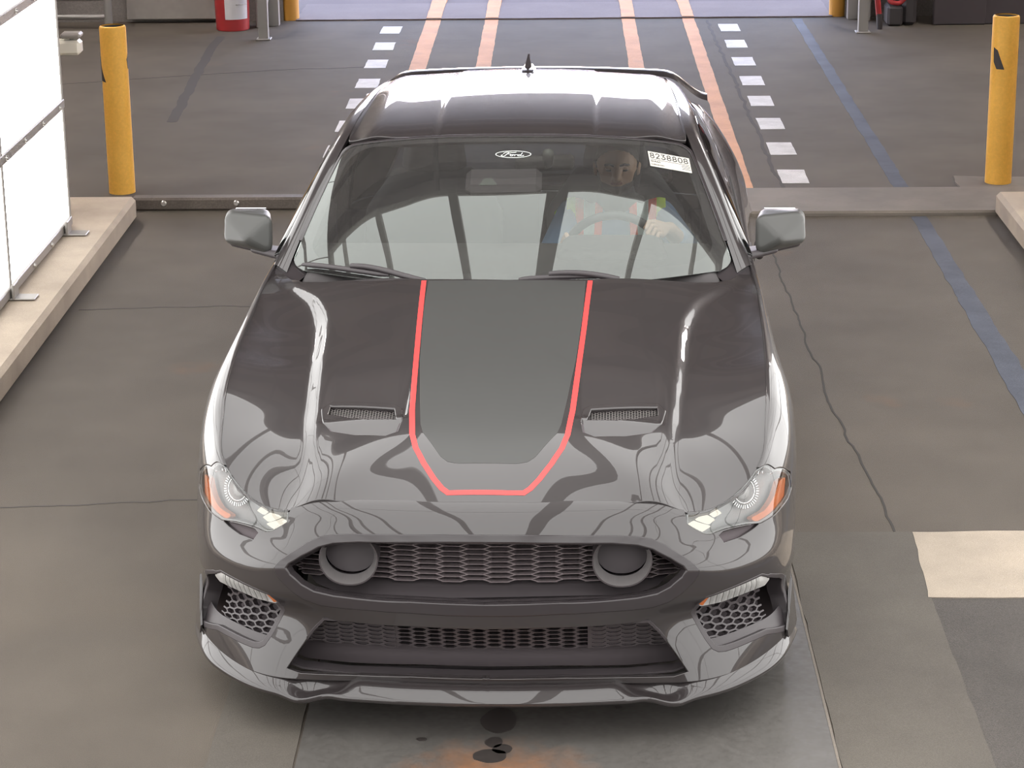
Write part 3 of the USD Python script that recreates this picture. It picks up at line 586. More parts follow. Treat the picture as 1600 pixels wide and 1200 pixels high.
# ---------------------------------------------------------------- the car
M['car_paint'] = mat('car_paint', {'p': ('principled_bsdf', {'base_color': (.030, .0255, .026), 'roughness': .35, 'specular_ior_level': .25, 'coat_weight': 1.0, 'coat_roughness': .012, 'coat_ior': 1.56})})  # paint and trim blacks lightened evenly in place of haze
M['gloss_black'] = simple('gloss_black', (.036, .031, .033), .14)
M['satin_black'] = simple('satin_black', (.050, .043, .046), .42)
M['mesh_black'] = simple('mesh_black', (.055, .046, .050), .40)
M['mesh_bar'] = simple('mesh_bar', (.15, .125, .13), .35)
M['dish'] = simple('dish_black', (.050, .041, .045), .6)
M['bezel'] = simple('bezel_satin', (.12, .112, .112), .4)
M['vent_grey'] = simple('vent_grey', (.11, .10, .095), .5)
M['hazed_black'] = simple('hazed_black', (.085, .070, .076), .8)  # cavity black, lightened so recesses look veiled by haze
M['stripe'] = simple('stripe_vinyl', (.048, .048, .046), .42)
M['stripe_red'] = simple('stripe_red', (.72, .052, .050), .4)
M['cap_grey'] = simple('mirror_satin', (.060, .060, .057), .36)
M['glass'] = mat('windscreen_glass', {'t': ('transparent_bsdf', {'color': (.84, .88, .85)}), 'g': ('glossy_bsdf', {'color': (.93, 1, .96), 'roughness': 0.0}), 'f': ('fresnel', {'IOR': 1.52}),
    'k': ('math', {'math_type': 'multiply', 'value2': 1.9, 'use_clamp': True}), 'm': ('mix_closure', {}), 'd': ('diffuse_bsdf', {'color': (.62, .58, .57)}), 'm2': ('mix_closure', {'fac': .034})},   # added pale diffuse film lifts the dark glass in place of reflection
    [('f.fac', 'k.value1'), ('k.value', 'm.fac'), ('t.BSDF', 'm.closure1'), ('g.BSDF', 'm.closure2'), ('m.closure', 'm2.closure1'), ('d.BSDF', 'm2.closure2')], surface='m2.closure')
M['side_glass'] = pane('side_glass', (.35, .36, .36), 1.52, 1.6)
M['lens'] = pane('lamp_lens', (.93, .93, .93), 1.5, 1.4)
M['lamp_clear'] = simple('lamp_clear', (.55, .54, .53), .18, .0)
M['lamp_silver'] = simple('lamp_silver', (.50, .50, .49), .35, .25)
M['lamp_grey'] = simple('lamp_grey', (.30, .31, .31), .4, .2)
M['drl'] = glow('running_light', (1.0, .93, .78), 1.0)
M['amber'] = simple('amber_reflector', (.70, .20, .06), .3)
M['chrome'] = simple('chrome', (.75, .75, .75), .12, 1.0)
M['mirror_glass'] = simple('mirror_glass', (.8, .82, .83), .03, 1.0)
M['interior'] = simple('interior_black', (.060, .054, .055), .75)  # cabin black lifted in the colour to imitate haze
M['seat'] = simple('seat_cloth', (.085, .082, .084), .85)
M['tire'] = simple('tire_rubber', (.022, .021, .021), .8)
M['wheel'] = simple('wheel_dark', (.06, .06, .06), .35, .7)
M['sticker'] = simple('sticker_paper', (.50, .475, .42), .6)
M['ink'] = simple('sticker_ink', (.02, .02, .022), .8)
M['logo_white'] = simple('printed_white', (.55, .58, .54), .6)

car = thing('sports_coupe', 'glossy black two-door sports coupe with a red-edged bonnet stripe facing the viewer', 'car', CAR_LOC, CAR_RZ)
PT = {k: np.array(v) for k, v in TRACED.items()}
def V2(mb): return mb.mesh(mb.mirror())
CS = (.016, .02)        # sheet cells in (s, t)

# openings cut in the front, as (s, t) outlines on the body surface
HL = PT['HL'].copy(); HL[1:5, 1] = .006; HL[5] = (.985, .006); HL = np.insert(HL, 6, (1.03, .11), 0); HL = np.insert(HL, 1, (.668, .03), 0)
HLP = Polygon(HL).buffer(.003)
GRO = Polygon(np.vstack([[(-.05, .268)], PT['GRO'][1:-1], [(-.05, .681)]])).buffer(.006).buffer(-.006)
GRI = Polygon(np.vstack([[(-.05, .297)], PT['GRI'][1:-1], [(-.05, .628)]])).buffer(.006).buffer(-.006)
FOG = Polygon([p for p in PT['FOG'][:11]] + [(1.10, .945), (1.135, .90), (1.145, .82), (1.12, .73)]).buffer(.012).buffer(-.012)
FOG = shapely.union(FOG, Polygon(PT['FLAMP']).buffer(.007)).buffer(.006).buffer(-.006)
LOW = Polygon(np.vstack([[(-.05, .766)], PT['LOW'][1:-1], [(-.05, .931)]])).buffer(.004).buffer(-.004)
NOTCH = Polygon(PT['NOTCH']).buffer(.002)
BOT = [(0, .945), (.22, .945), (.43, .953), (.58, .960), (.64, .962), (.88, .972), (1.05, .968), (1.21, .955)]
# wheel arches: a circle in (y, z) carried to (s, t)
ss, tt = np.meshgrid(np.linspace(1.0, WS[-3], 500), np.linspace(.25, 1, 120), indexing='ij')
WP = W.P(ss.ravel(), tt.ravel())
def arch(yc, zc, r):
    from scipy.interpolate import LinearNDInterpolator
    sel = np.hypot(WP[:, 1] - yc, WP[:, 2] - zc) < r + .25
    f = LinearNDInterpolator(WP[sel][:, 1:], np.stack([ss.ravel(), tt.ravel()], 1)[sel])
    th = np.linspace(-.15 * np.pi, 1.15 * np.pi, 60)
    q = f(np.stack([yc + r * np.cos(th), zc + r * np.sin(th)], 1)); q = q[~np.isnan(q).any(1)]
    return Polygon(np.vstack([q, [(q[-1, 0], 1.2), (q[0, 0], 1.2)]])).buffer(0)
AX1, AX2, WZ, WR = .98, 3.70, .345, .345
ARCH = shapely.union(arch(AX1, WZ, .395), arch(AX2, WZ, .40))
def s_at(Y, x_side=True): return float(np.interp(Y, [s[1] for s in STN[4:19]], WS[4:19]))
SB, SD0, SD1, SE = 1.237, s_at(1.72), s_at(3.02), s_at(4.60)
gap = .0035
bump = Polygon([(0, .002), (.655, .002)] + [tuple(p) for p in PT['HL'][[0, 17, 16, 15, 14, 13, 12, 11, 10]]] + [(SB, .43), (SB, .94)] + BOT[::-1])
bump = bump.difference(HLP.buffer(.001)).difference(ARCH).difference(GRO).difference(FOG).difference(LOW).difference(NOTCH).buffer(-.0015)
bump = max(getattr(bump, 'geoms', [bump]), key=lambda g: g.area)
# keep the middle of the car seamless: extend to s = 0 exactly
bump = shapely.union(bump, bump.intersection(sbox(0, 0, .02, 1)).buffer(.0016, join_style='mitre').intersection(sbox(0, 0, .01, 1)))
def half(surf, poly, step, **k):
    """one side and its mirror image; no turned-in edge along the middle line"""
    m = sheet(surf, poly, step, **k)
    v, f, n = m.arr(); c = np.abs(v[f][:, :, 0]).max(1); bad = (c < .0045) & (np.abs(n[f][:, :, 0]).mean(1) > .5)
    return V2(MB().add(v, f[~bad], n))
bp = put('front_bumper', half(W, bump, CS, thick=.02), M['car_paint'], car)

# bonnet
hx = HOODEDGE[:13].copy()
rear = [(.874, 1.95), (.835, 1.92), (.79, 1.80), (.74, 1.735), (.66, 1.695), (.55, 1.662), (.3, 1.612), (0, 1.60)]
front = [(0, .121), (.11, .121), (.30, .131), (.44, .150), (.545, .182)]
edge = np.array(front + [tuple(p[:2]) for p in hx[4:13]] + rear)
edge[6:14, 0] -= .003
VLIP = Polygon(PT['VLIP']).buffer(.012).buffer(-.012)
hp = Polygon(np.vstack([edge, edge[::-1][1:-1] * [-1, 1]])).buffer(0)
vents = [VLIP, shapely.affinity.scale(VLIP, -1, 1, origin=(0, 0))]
hood_cut = hp.difference(shapely.union_all(vents))
hood = put('hood', sheet(HOOD, hood_cut, (.014, .014), thick=.018, bevel=.003), M['car_paint'], car)
red = (PT['REDL'][:10] + PT['REDR'][:10]) / 2
red[0, 1] = 1.597
redline = np.vstack([red, red[::-1] * [-1, 1]])
rs = LineString(redline).buffer(.0085, cap_style='flat', join_style='mitre').buffer(.004).buffer(-.004)
put('stripe_outline', sheet(Lift(HOOD, .0007), rs.intersection(hp.buffer(-.004)), (.014, .014), thick=.0007, bevel=.0002), M['stripe_red'], hood, 'bright red pinstripe outline')
ma = [(.274, 1.594), (.270, 1.333), (.252, .923), (.229, .626), (.215, .47), (.204, .42), (.143, .300), (.120, .276), (.09, .268)]
mp_ = Polygon(np.vstack([ma, np.array(ma[::-1]) * [-1, 1]])).buffer(.01).buffer(-.01)
put('matte_stripe', sheet(Lift(HOOD, .0006), mp_.intersection(hp.buffer(-.004)), (.014, .014), thick=.0006, bevel=.0002), M['stripe'], hood, 'matte dark grey centre stripe')

def hexes(x0, x1, z0, z1, cw, rh, wall_x, wall_z):
    """flat-topped honeycomb holes: column pitch cw, row pitch rh"""
    out = []
    a = cw * 2 / 3.
    nx = int((x1 - x0) / cw) + 3; nz = int((z1 - z0) / rh) + 3
    for i in range(-1, nx):
        for j in range(-1, nz):
            cx, cz = x0 + i * cw, z0 + (j + .5 * (i % 2)) * rh
            hw, hh = a - wall_x, rh / 2 - wall_z
            out.append(Polygon([(cx - hw, cz), (cx - hw * .5, cz - hh), (cx + hw * .5, cz - hh), (cx + hw, cz), (cx + hw * .5, cz + hh), (cx - hw * .5, cz + hh)]))
    return out
def grid_plate(poly, holes, depth, ymap):
    """a moulded honeycomb: the outline minus the holes, extruded and bent to the front's curve"""
    pl = poly.difference(shapely.union_all([h for h in holes if poly.intersects(h)]))
    m = extrude(pl.buffer(0), depth)
    v, f, n = MB().mesh(m, 10).arr()
    # shape (x, z, depth) -> (x, y, z)
    e = 1e-3
    w = np.stack([v[:, 0], ymap(v[:, 0], v[:, 1]) + v[:, 2], v[:, 1]], -1)
    nn = np.stack([n[:, 0], n[:, 2], n[:, 1]], -1)
    return MB().add(w, f[:, ::-1], nn)
PX = np.array([s[0] for s in STN[:10]]); PY = np.array([s[1] for s in STN[:10]])
plan = PchipInterpolator(np.r_[-PX[:0:-1], PX], np.r_[PY[:0:-1], PY])
def st2xz(poly):  # an (s, t) outline seen from the front
    c = np.array(poly.exterior.coords); P = W.P(c[:, 0], c[:, 1]); q = Polygon(P[:, [0, 2]]).buffer(0)
    return shapely.union(q, shapely.affinity.scale(q, -1, 1, origin=(0, 0))).buffer(.002).buffer(-.002)

# vents in the bonnet
for sg, vp in zip((1, -1), vents):
    ve = put('hood_vent', sheet(Func(lambda a, b: hood_z(a, b) - .024 + .026 * np.clip((b - .40) / .11, 0, 1.1)), vp.buffer(-.005).difference(Polygon(PT['VMESH'] * [sg, 1]).buffer(.002)), (.014, .014), thick=.02, bevel=.005), M['car_paint'], car, 'raised vent lip in the bonnet')
    vm = Polygon(PT['VMESH'] * [sg, 1]).buffer(.004)
    x0, y0, x1, y1 = vm.bounds
    hl = vm.difference(shapely.union_all([Polygon([(cx + .0042 * math.cos(a), cy + .0042 * math.sin(a)) for a in np.arange(6) * np.pi / 3]) for i, cx in enumerate(np.arange(x0, x1, .0088)) for cy in np.arange(y0 + (i % 2) * .005, y1, .010)]))
    slope = Func(lambda a, b: hood_z(a, b) - .010 + .05 * np.clip(b - .56, -.1, .2))
    put('vent_mesh', sheet(slope, hl.buffer(0), (.02, .02), thick=.003, rim=False), M['vent_grey'], ve)
    put('vent_floor', sheet(Func(lambda a, b: hood_z(a, b) - .03), vp.buffer(.002), (.02, .02), rim=False), M['hazed_black'], ve)
    put('vent_seam', sheet(Func(lambda a, b: hood_z(a, b) - .004), vp.buffer(.003).difference(vp.buffer(-.008)), (.02, .02), rim=False), M['hazed_black'], ve)

# wings, doors, quarters
t_low = .93
fen = Polygon([(1.0, .003), (SD0 - gap, .003), (SD0 - gap, t_low), (1.242, t_low), (1.242, .385), (1.175, .331), (1.093, .25), (1.033, .11)]).difference(HLP.buffer(.0035)).difference(ARCH)
fen = max(getattr(fen, 'geoms', [fen]), key=lambda g: g.area)
doorp = sbox(SD0, .003, SD1 - gap, t_low); quart = sbox(SD1, .003, SE, t_low).difference(ARCH)
for sg in (1, -1):
    side = lambda m: m if sg > 0 else m.mirror()
    f_ = put('fender', side(sheet(W, fen, CS, thick=.015)), M['car_paint'], car)
    d_ = put('door', side(sheet(W, doorp, (.03, .025), thick=.015)), M['car_paint'], car)
    hm = MB().mesh(hull_chain({'a': ((.944, 2.72, .80), .017), 'b': ((.946, 2.88, .805), .015)}, [['a', 'b']], .01, 4))
    put('door_handle', side(hm), M['car_paint'], d_)
    put('quarter_panel', side(sheet(W, quart, (.03, .025), thick=.015)), M['car_paint'], car)
    put('wheel_well', side(V2(MB()) if False else MB().mesh(lathe([(.40, -.13), (.40, .10), (.0, .10)], 40).xf(T(.80, AX1, WZ) @ RY(-math.pi / 2)))), M['hazed_black'], car)
    put('wheel_well', side(MB().mesh(lathe([(.40, -.13), (.40, .10), (.0, .10)], 40).xf(T(.80, AX2, WZ) @ RY(-math.pi / 2)))), M['hazed_black'], car)
    put('side_skirt', side(box(MB(), .86, .945, 1.42, 3.28, .13, .20, c=.02)), M['gloss_black'], car)
put('rear_bumper', half(W, sbox(SE + gap, .55, WS[-1], t_low), (.03, .025), thick=.015), M['car_paint'], car)
put('tail_panel', half(W, sbox(SE + gap, .20, WS[-1], .545), (.03, .025), thick=.015), M['gloss_black'], car)

# upper grille
g_ = put('grille', half(Lift(W, .003), GRO.difference(GRI).intersection(sbox(0, 0, 2, 1)), CS, thick=.03, bevel=.005), M['gloss_black'], car, 'dark frame of the upper grille opening')
gx = st2xz(GRI.intersection(sbox(0, 0, 2, 1)))
rim2 = gx.buffer(.001).difference(gx.buffer(-.006))
ymap0 = lambda x, z: plan(x) + .012 + .02 * np.clip((z - .42) / .2, 0, 1.2)
put('inner_trim', grid_plate(rim2, [], .02, ymap0), M['gloss_black'], g_)
# sloping shelf from the frame back to the mesh
yb = lambda x, z: plan(x) * .9 + .135 - .11 * (1 - sst((z - .425) / .062)) + .012
sh = gx.buffer(.004).intersection(sbox(-1, .3, 1, .502))
class XZ:
    sign = 1
    def __init__(s, y): s.y = y
    def P(s, a, b): return np.stack([a, s.y(a, b), b], -1)
    def N(s, a, b, e=2e-3):
        ga = (s.y(a + e, b) - s.y(a - e, b)) / (2 * e); gb = (s.y(a, b + e) - s.y(a, b - e)) / (2 * e)
        return unit(np.stack([ga, -np.ones_like(ga), gb], -1))
put('grille_shelf', sheet(XZ(yb), sh, (.02, .008), rim=False), M['satin_black'], g_)
put('grille_back', sheet(XZ(lambda x, z: plan(x) * .8 + .20), gx.buffer(.03), (.05, .05), rim=False), M['hazed_black'], g_)
ring_c, ring_w, ring_h = (.402, .556), .088, .074
def dshape(w, h, c, flat=.80):
    th = np.linspace(0, 2 * np.pi, 65)[:-1]
    x, z = np.sign(np.cos(th)) * np.abs(np.cos(th)) ** .92 * w, np.sin(th) * h
    return Polygon(np.stack([c[0] + x, c[1] + np.minimum(z, h * flat)], 1)).buffer(.012).buffer(-.012)
holes_ring = shapely.union_all([dshape(ring_w - .004, ring_h - .004, (sg * ring_c[0], ring_c[1])) for sg in (1, -1)])
mesh_area = gx.intersection(sbox(-1, .478, 1, .7)).buffer(.004).difference(holes_ring)
hx_ = hexes(-.70 - .0355, .70, .46, .70, .0705, .0152, .0040, .0011)
put('grille_mesh', grid_plate(mesh_area, hx_, .030, lambda x, z: plan(x) * .9 + .105 + .015 * (z - .5) / .1), M['mesh_bar'], g_)
for sg in (1, -1):
    c = (sg * ring_c[0], ring_c[1]); o1 = dshape(ring_w, ring_h, c); o2 = dshape(ring_w - .016, ring_h - .015, c)
    yr = float(plan(ring_c[0]))
    def rmap(x, z, yr=yr, sg=sg): return yr + .035 + .14 * (np.abs(x) - .40) * .6 + .25 * (z - ring_c[1])
    o0 = dshape(ring_w - .004, ring_h - .004, c)
    lb = put('lamp_bezel', grid_plate(o1.difference(o0), [], .10, rmap), M['satin_black'], g_, 'round-bottomed bezel ring in the grille')
    ca = np.array(o0.exterior.coords)[:-1]; kk = len(ca); cb_ = c + (ca - c) * [.86, .82]
    ya = rmap(ca[:, 0], ca[:, 1]); yb_ = rmap(cb_[:, 0], cb_[:, 1]) + .045
    fv = np.vstack([np.c_[ca[:, 0], ya, ca[:, 1]], np.c_[cb_[:, 0], yb_, cb_[:, 1]]])
    ii = np.arange(kk); i2 = (ii + 1) % kk
    ff = np.vstack([np.c_[ii, i2, i2 + kk], np.c_[ii, i2 + kk, ii + kk]])
    tri_ = trimesh.Trimesh(fv, ff, process=False)
    mid_ = fv[ff].mean(1); fn_ = tri_.face_normals
    if ((np.array([c[0], 0, c[1]]) - mid_) * fn_ * [1, 0, 1]).sum() < 0: ff = ff[:, ::-1]
    put('bezel_chamfer', MB().add(fv, ff, None, 60), M['bezel'], lb)
    put('lamp_dish', sheet(XZ(lambda x, z, sg=sg: rmap(x, z) + .075), Polygon(cb_).buffer(.004), (.02, .02), rim=False), M['dish'], lb)

# lower grille and splitter
lx = st2xz(LOW.intersection(sbox(0, 0, 2, 1)))
lo = put('lower_grille', grid_plate(lx.buffer(.003).difference(lx.buffer(-.004)), [], .05, lambda x, z: plan(x) + .012 + .14 * np.clip(.38 - z, 0, .2)), M['satin_black'], car)
lh = [h for h in hexes(-.78, .78, .18, .42, .0445, .0165, .0075, .0020)]
ly = lambda x, z: plan(x) * .85 + .075 + .05 * (.37 - z) / .1
lm = lx.buffer(.004).intersection(sbox(-1, .245, 1, .5))
openm = [h for h in lh if -.275 < h.centroid.x < .30]
put('lower_mesh', grid_plate(lm, openm, .022, ly), M['mesh_black'], lo)
blind = [h for h in lh if not -.275 < h.centroid.x < .30]
for bxx in (sbox(-1, 0, -.275, 1), sbox(.30, 0, 1, 1)): put('blind_cells', grid_plate(lm.intersection(bxx), blind, .004, lambda x, z: ly(x, z) - .004), M['mesh_black'], lo)
put('grille_back', sheet(XZ(lambda x, z: plan(x) * .85 + .19), lx.buffer(.03), (.05, .05), rim=False), M['hazed_black'], lo)
# splitter: a blade swept along the front, with a notch at x = +-.46
xs = np.linspace(-.955, .955, 241)
def edge_pts(kk):
    k = np.abs(xs) * 1.21
    s_ = np.abs(xs) * 1.235
    P = W.P(s_, np.full_like(s_, .955)); N = W.N(s_, np.full_like(s_, .80)); N[:, 2] = 0; N = unit(N)
    sx = np.where(xs < 0, -1, 1)[:, None] * np.array([1, 0, 0]) + np.array([0, 1, 1])
    return P, N, sx, s_
P, N, sx, s_ = edge_pts(0)
tip = np.exp(-((s_ - .535) / .05) ** 2)                  # the pointed ends of the middle blade
mid = sst((.47 - s_) / .10); out = sst((s_ - .53) / .10)
zb = .137 - .016 * tip + .010 * sst((s_ - .75) / .5)
ext = .036 + .026 * sst((.50 - s_) / .1) + .020 * tip - .020 * sst((s_ - .85) / .3)
dip = np.exp(-((s_ - .475) / .045) ** 2)
rise = .030 * mid + .030 * out
prof = []
B = P.copy(); B[:, 2] = 0
Z = lambda z: np.stack([0 * z, 0 * z, z], -1)
inner_top = B - N * .03 + Z(np.full_like(s_, .178) + .006 * out)
mid_top = B + N * (.012 - .024 * out)[:, None] + Z(zb + .012 + rise)
lip_top = B + N * (ext - .004)[:, None] + Z(zb + .010)
lip_f = B + N * ext[:, None] + Z(zb + .002)
lip_b = B + N * (ext - .006)[:, None] + Z(zb - .008)
under = B - N * .12 + Z(zb - .004)
rows = [inner_top, mid_top, lip_top, lip_f, lip_b, under]
rr = np.stack(rows, 0)
den = PchipInterpolator([0, .5, 1, 1.2, 1.4, 2], rr, axis=0)(np.r_[np.linspace(0, 1, 12), 1.1, 1.2, 1.3, 1.4, 1.7, 2])
den = gaussian_filter1d(den, 1.2, axis=1) * 1.0
den = den * sx[None]
ni, nj = den.shape[:2]
i, j = np.meshgrid(range(ni - 1), range(nj - 1), indexing='ij')
q = np.stack([i * nj + j, i * nj + j + 1, (i + 1) * nj + j + 1, (i + 1) * nj + j], -1).reshape(-1, 4)
sp = MB().add(den.reshape(-1, 3), np.vstack([q[:, [0, 1, 2]], q[:, [0, 2, 3]]]), None, 50)
v, f, n = sp.arr()
if n[np.argmax(v[:, 2] * 0 + n[:, 2] * 0 + (np.abs(v[:, 0]) < .3) * v[:, 2])][2] < 0: sp = MB().add(v, f[:, ::-1], -n)
splitter = put('front_splitter', sp, M['car_paint'], car)
for sg in (1, -1):   # upright winglet at each end
    for a0, a1 in ((1.06, 1.20),):
        q = []
        for aa, lo, hi in ((1.06, .955, .93), (1.11, .955, .875), (1.16, .955, .815), (1.20, .955, .775)):
            for tt_ in (lo, hi):
                Pq, Nq = W.P(aa, tt_), W.N(aa, .75)
                for d_ in (.006, .013): q.append((Pq + Nq * d_) * [sg, 1, 1])
        put('winglet', MB().mesh(m3.Manifold.hull_points(np.array(q)), 20), M['car_paint'], splitter)

# fog pockets
for sg in (1, -1):
    side = lambda m: m if sg > 0 else m.mirror()
    lampP = Polygon(PT['FLAMP']).buffer(.004)
    fp = put('fog_pocket', side(sheet(Lift(W, .001), FOG.buffer(.003).difference(FOG.buffer(-.010)).difference(lampP.buffer(.002)), (.012, .014), thick=.05, bevel=.004)), M['satin_black'], car)
    put('pocket_back', side(sheet(Lift(W, -.10), FOG.buffer(.006), (.03, .03), rim=False)), M['hazed_black'], fp)
    lampP = Polygon(PT['FLAMP']).buffer(.004)
    ph = []
    for a in range(-1, 12):
        for b in range(-2, 20):
            cx, cy = .60 + a * .0465, .70 + (b + .5 * (a % 2)) * .0200 - .02 * (a * .0465)
            hw, hh = .0465 * 2 / 3 - .0040, .0200 / 2 - .0024
            ph.append(Polygon([(cx - hw, cy), (cx - hw * .5, cy - hh), (cx + hw * .5, cy - hh), (cx + hw, cy), (cx + hw * .5, cy + hh), (cx - hw * .5, cy + hh)]))
    area = FOG.buffer(-.006).intersection(sbox(.66, .60, 1.03, .872)).difference(lampP.buffer(.012))
    mesh_p = area.difference(shapely.union_all(ph)).buffer(0)
    put('pocket_mesh', side(sheet(Lift(W, -.035), mesh_p, (.02, .02), thick=.015, bevel=.001)), M['mesh_black'], fp)
    ramp = FOG.buffer(.0).intersection(sbox(.6, .862, 1.2, 1.0))
    class Ramp:
        sign = W.sign
        def P(s, a, b): return W.P(a, b) - W.N(a, b) * (.004 + .30 * np.clip(.945 - b, 0, .12) * .9)[..., None]
        def N(s, a, b, e=2e-3):
            u = s.P(a + e, b) - s.P(a - e, b); w = s.P(a, b + e) - s.P(a, b - e); return unit(np.cross(u, w)) * W.sign
    put('pocket_ramp', side(sheet(Ramp(), ramp, (.02, .02), rim=False)), M['satin_black'], fp)
    tl = put('turn_signal', side(sheet(Lift(W, -.004), lampP, (.012, .012), thick=.02, bevel=.003)), M['lamp_clear'], car, 'slim clear turn signal lamp')
    for k in range(9):
        a0 = .70 + k * .027
        put('reflector_rib', side(sheet(Lift(W, -.002), lampP.buffer(-.004).intersection(shapely.affinity.skew(sbox(a0, .6, a0 + .012, .8), 20, 0, origin=(a0, .7))), (.012, .012), thick=.006)), M['lamp_silver'], tl)
    led = lampP.buffer(-.006).intersection(sbox(.655, .6, .688, .8))
    put('amber_tip', side(sheet(Lift(W, -.0025), led, (.012, .012), thick=.006)), M['amber'], tl, 'orange inner tip')

# headlights
from scipy.spatial import cKDTree
_sa, _tb = np.meshgrid(np.linspace(.6, 1.3, 280), np.linspace(0, .5, 160), indexing='ij')
_kd = cKDTree(W.P(_sa.ravel(), _tb.ravel()))
def W_inv(p): k = _kd.query(p)[1]; return _sa.ravel()[k], _tb.ravel()[k]
for sg in (1, -1):
    side = lambda m: m if sg > 0 else m.mirror()
    hl = put('headlight', side(sheet(Lift(W, .001), Polygon(HL).buffer(-.001), (.014, .016), thick=.012, bevel=.003)), M['lens'], car, 'swept clear headlight lens')
    put('housing', side(sheet(Lift(W, -.045), Polygon(HL).buffer(.01), (.02, .02), rim=False)), M['lamp_grey'], hl)
    wallp = Polygon(HL).buffer(.002).difference(Polygon(HL).buffer(-.006))
    put('housing_wall', side(sheet(Lift(W, -.006), wallp, (.02, .02), thick=.045, bevel=.001)), M['lamp_grey'], hl)
    for b in ('BAR1', 'BAR2', 'BAR3'):
        put('light_bar', side(sheet(Lift(W, -.016), Polygon(PT[b]).buffer(-.0065).intersection(Polygon(HL).buffer(-.008)), (.012, .012), thick=.012, bevel=.002)), M['drl'], hl, 'lit slanted running light bar')
    put('side_marker', side(sheet(Lift(W, -.012), Polygon(PT['MARK']).buffer(.003).intersection(Polygon(HL).buffer(-.004)), (.014, .014), thick=.02, bevel=.003)), M['amber'], hl, 'amber side marker')
    c = PT['PROJ'][0]
    Pc, Nc = W.P(c[0], c[1]), W.N(c[0], c[1])
    R = trimesh.geometry.align_vectors([0, 0, 1], unit(Nc + np.array([0, -.5, .15]))); F = np.array(R); F[:3, 3] = Pc - Nc * .030 + np.array([0, 0, -.004])
    inside = lambda p: Polygon(HL).buffer(-.006).contains(Point(*W_inv(p)))
    mb = MB()
    def arc(r, w, z, a0, n=60):
        th_ = np.linspace(0, 2 * np.pi, n + 1); m_ = MB()
        run = [(F @ np.array([r * math.cos(t_), r * math.sin(t_), z, 1]))[:3] for t_ in th_]
        ok = [inside(p) for p in run]
        k0 = next((k for k in range(n) if not ok[k]), 0); seq = [(k0 + k) % n for k in range(n)]
        pts_ = [run[k] for k in seq if ok[k]]
        return tube(m_, np.array(pts_), w, 8) if len(pts_) > 3 else None
    a1 = arc(.036, .0035, .006, 0); 
    if a1: put('projector_ring', side(a1), M['chrome'], hl)
    put('projector', side(MB().mesh(lathe([(.026, -.012), (.026, -.002), (.020, .006), (.010, .010), (0, .011)], 36).xf(F))), M['lamp_silver'], hl)
    tk = MB(); TK0 = 0.
    for a in np.arange(0, 2 * math.pi, .16):
        if -3.2 < math.remainder(a - TK0, 2 * math.pi) and inside((F @ np.array([.064 * math.cos(a), .064 * math.sin(a), .004, 1]))[:3]) and inside((F @ np.array([.056 * math.cos(a), .056 * math.sin(a), .004, 1]))[:3]): tk.mesh(box(MB(), .042, .054, -.002, .002, .0, .008, c=.001).xf(F @ RZ(a)))
    if tk.c: put('ring_ticks', side(tk), M['chrome'], hl, kind='stuff')
    for k in range(4):
        o0 = np.array([1.02 + .030 * k, .17 + .040 * k])
        fin = Polygon([o0, o0 + (.045, .035), o0 + (.050, .020), o0 + (.008, -.012)])
        fin = fin.intersection(Polygon(HL).buffer(-.01))
        if fin.area > 2e-5: put('trim_fin', side(sheet(Lift(W, -.022), fin, (.012, .012), thick=.012)), M['chrome'], hl)
    nt = sheet(Lift(W, -.014), NOTCH.buffer(.003), (.014, .014), thick=.02)
    put('intake_notch', side(nt), M['hazed_black'], hl, 'black slot under the lens')

# wheels
for sg in (1, -1):
    for yc in (AX1, AX2):
        Mx = T(sg * .80, yc, WZ) @ RY(sg * math.pi / 2)
        wl = put('wheel', MB().mesh(lathe([(.245, -.125), (.30, -.13), (.335, -.115), (.345, -.08), (.345, .08), (.335, .115), (.30, .13), (.245, .125), (.245, -.125)], 48).xf(Mx)), M['tire'], car, 'black tyre on a dark rim')
        rim_ = lathe([(.246, -.12), (.236, -.10), (.236, .10), (.247, .12), (.240, .125), (.226, .11), (.22, .06), (0.03, .075), (0, .08)], 40).xf(Mx)
        put('rim', rim_, M['wheel'], wl)
        for k in range(10):
            sp_ = box(MB(), .04, .235, -.018, .018, .07, .115, c=.008)
            put('spoke', sp_.xf(Mx @ RZ(k * math.pi / 5)), M['wheel'], wl)

# ---------------------------------------------------------------- cabin shell
u_ = np.array([0, .37, .68, .89, 1.0])
BOTC = np.array([(0, 1.60, .972), (.3, 1.64, .972), (.55, 1.74, .968), (.72, 1.85, .962), (.815, 1.93, .952)])
TOPC = np.array([(0, 2.38, 1.354), (.25, 2.384, 1.350), (.45, 2.405, 1.334), (.59, 2.44, 1.312), (.655, 2.475, 1.292)])
kx = np.array([-1, 1, 1.])
Bc, Tc = np.vstack([BOTC[:0:-1] * kx, BOTC]), np.vstack([TOPC[:0:-1] * kx, TOPC])
U = np.r_[-u_[:0:-1], u_]
nb = np.array([0, -.42, .9])
ws_g = np.stack([Bc * (1 - w) + Tc * w + 4 * w * (1 - w) * .020 * nb for w in (0, .25, .5, .75, 1)], 1)
WSF = Surf(U, [0, .25, .5, .75, 1], ws_g, smooth=(6, 3), n=(200, 90))
if WSF.N(0, .5)[2] < 0: WSF.sign = -1
gl = sbox(-.99, .0, .99, .992).buffer(-.085).buffer(.085)
gl = shapely.union(gl, sbox(-.93, 0, .93, .3))
wsh = put('windshield', sheet(WSF, gl, (.04, .04), thick=.004, bevel=.001), M['glass'], car, 'raked laminated windscreen')
inn = shapely.union(sbox(-.935, .09, .935, .955).buffer(-.13).buffer(.13), sbox(-.78, .09, .78, .3))
inn = sbox(-.935, .075, .935, .955).buffer(-.14).buffer(.14)
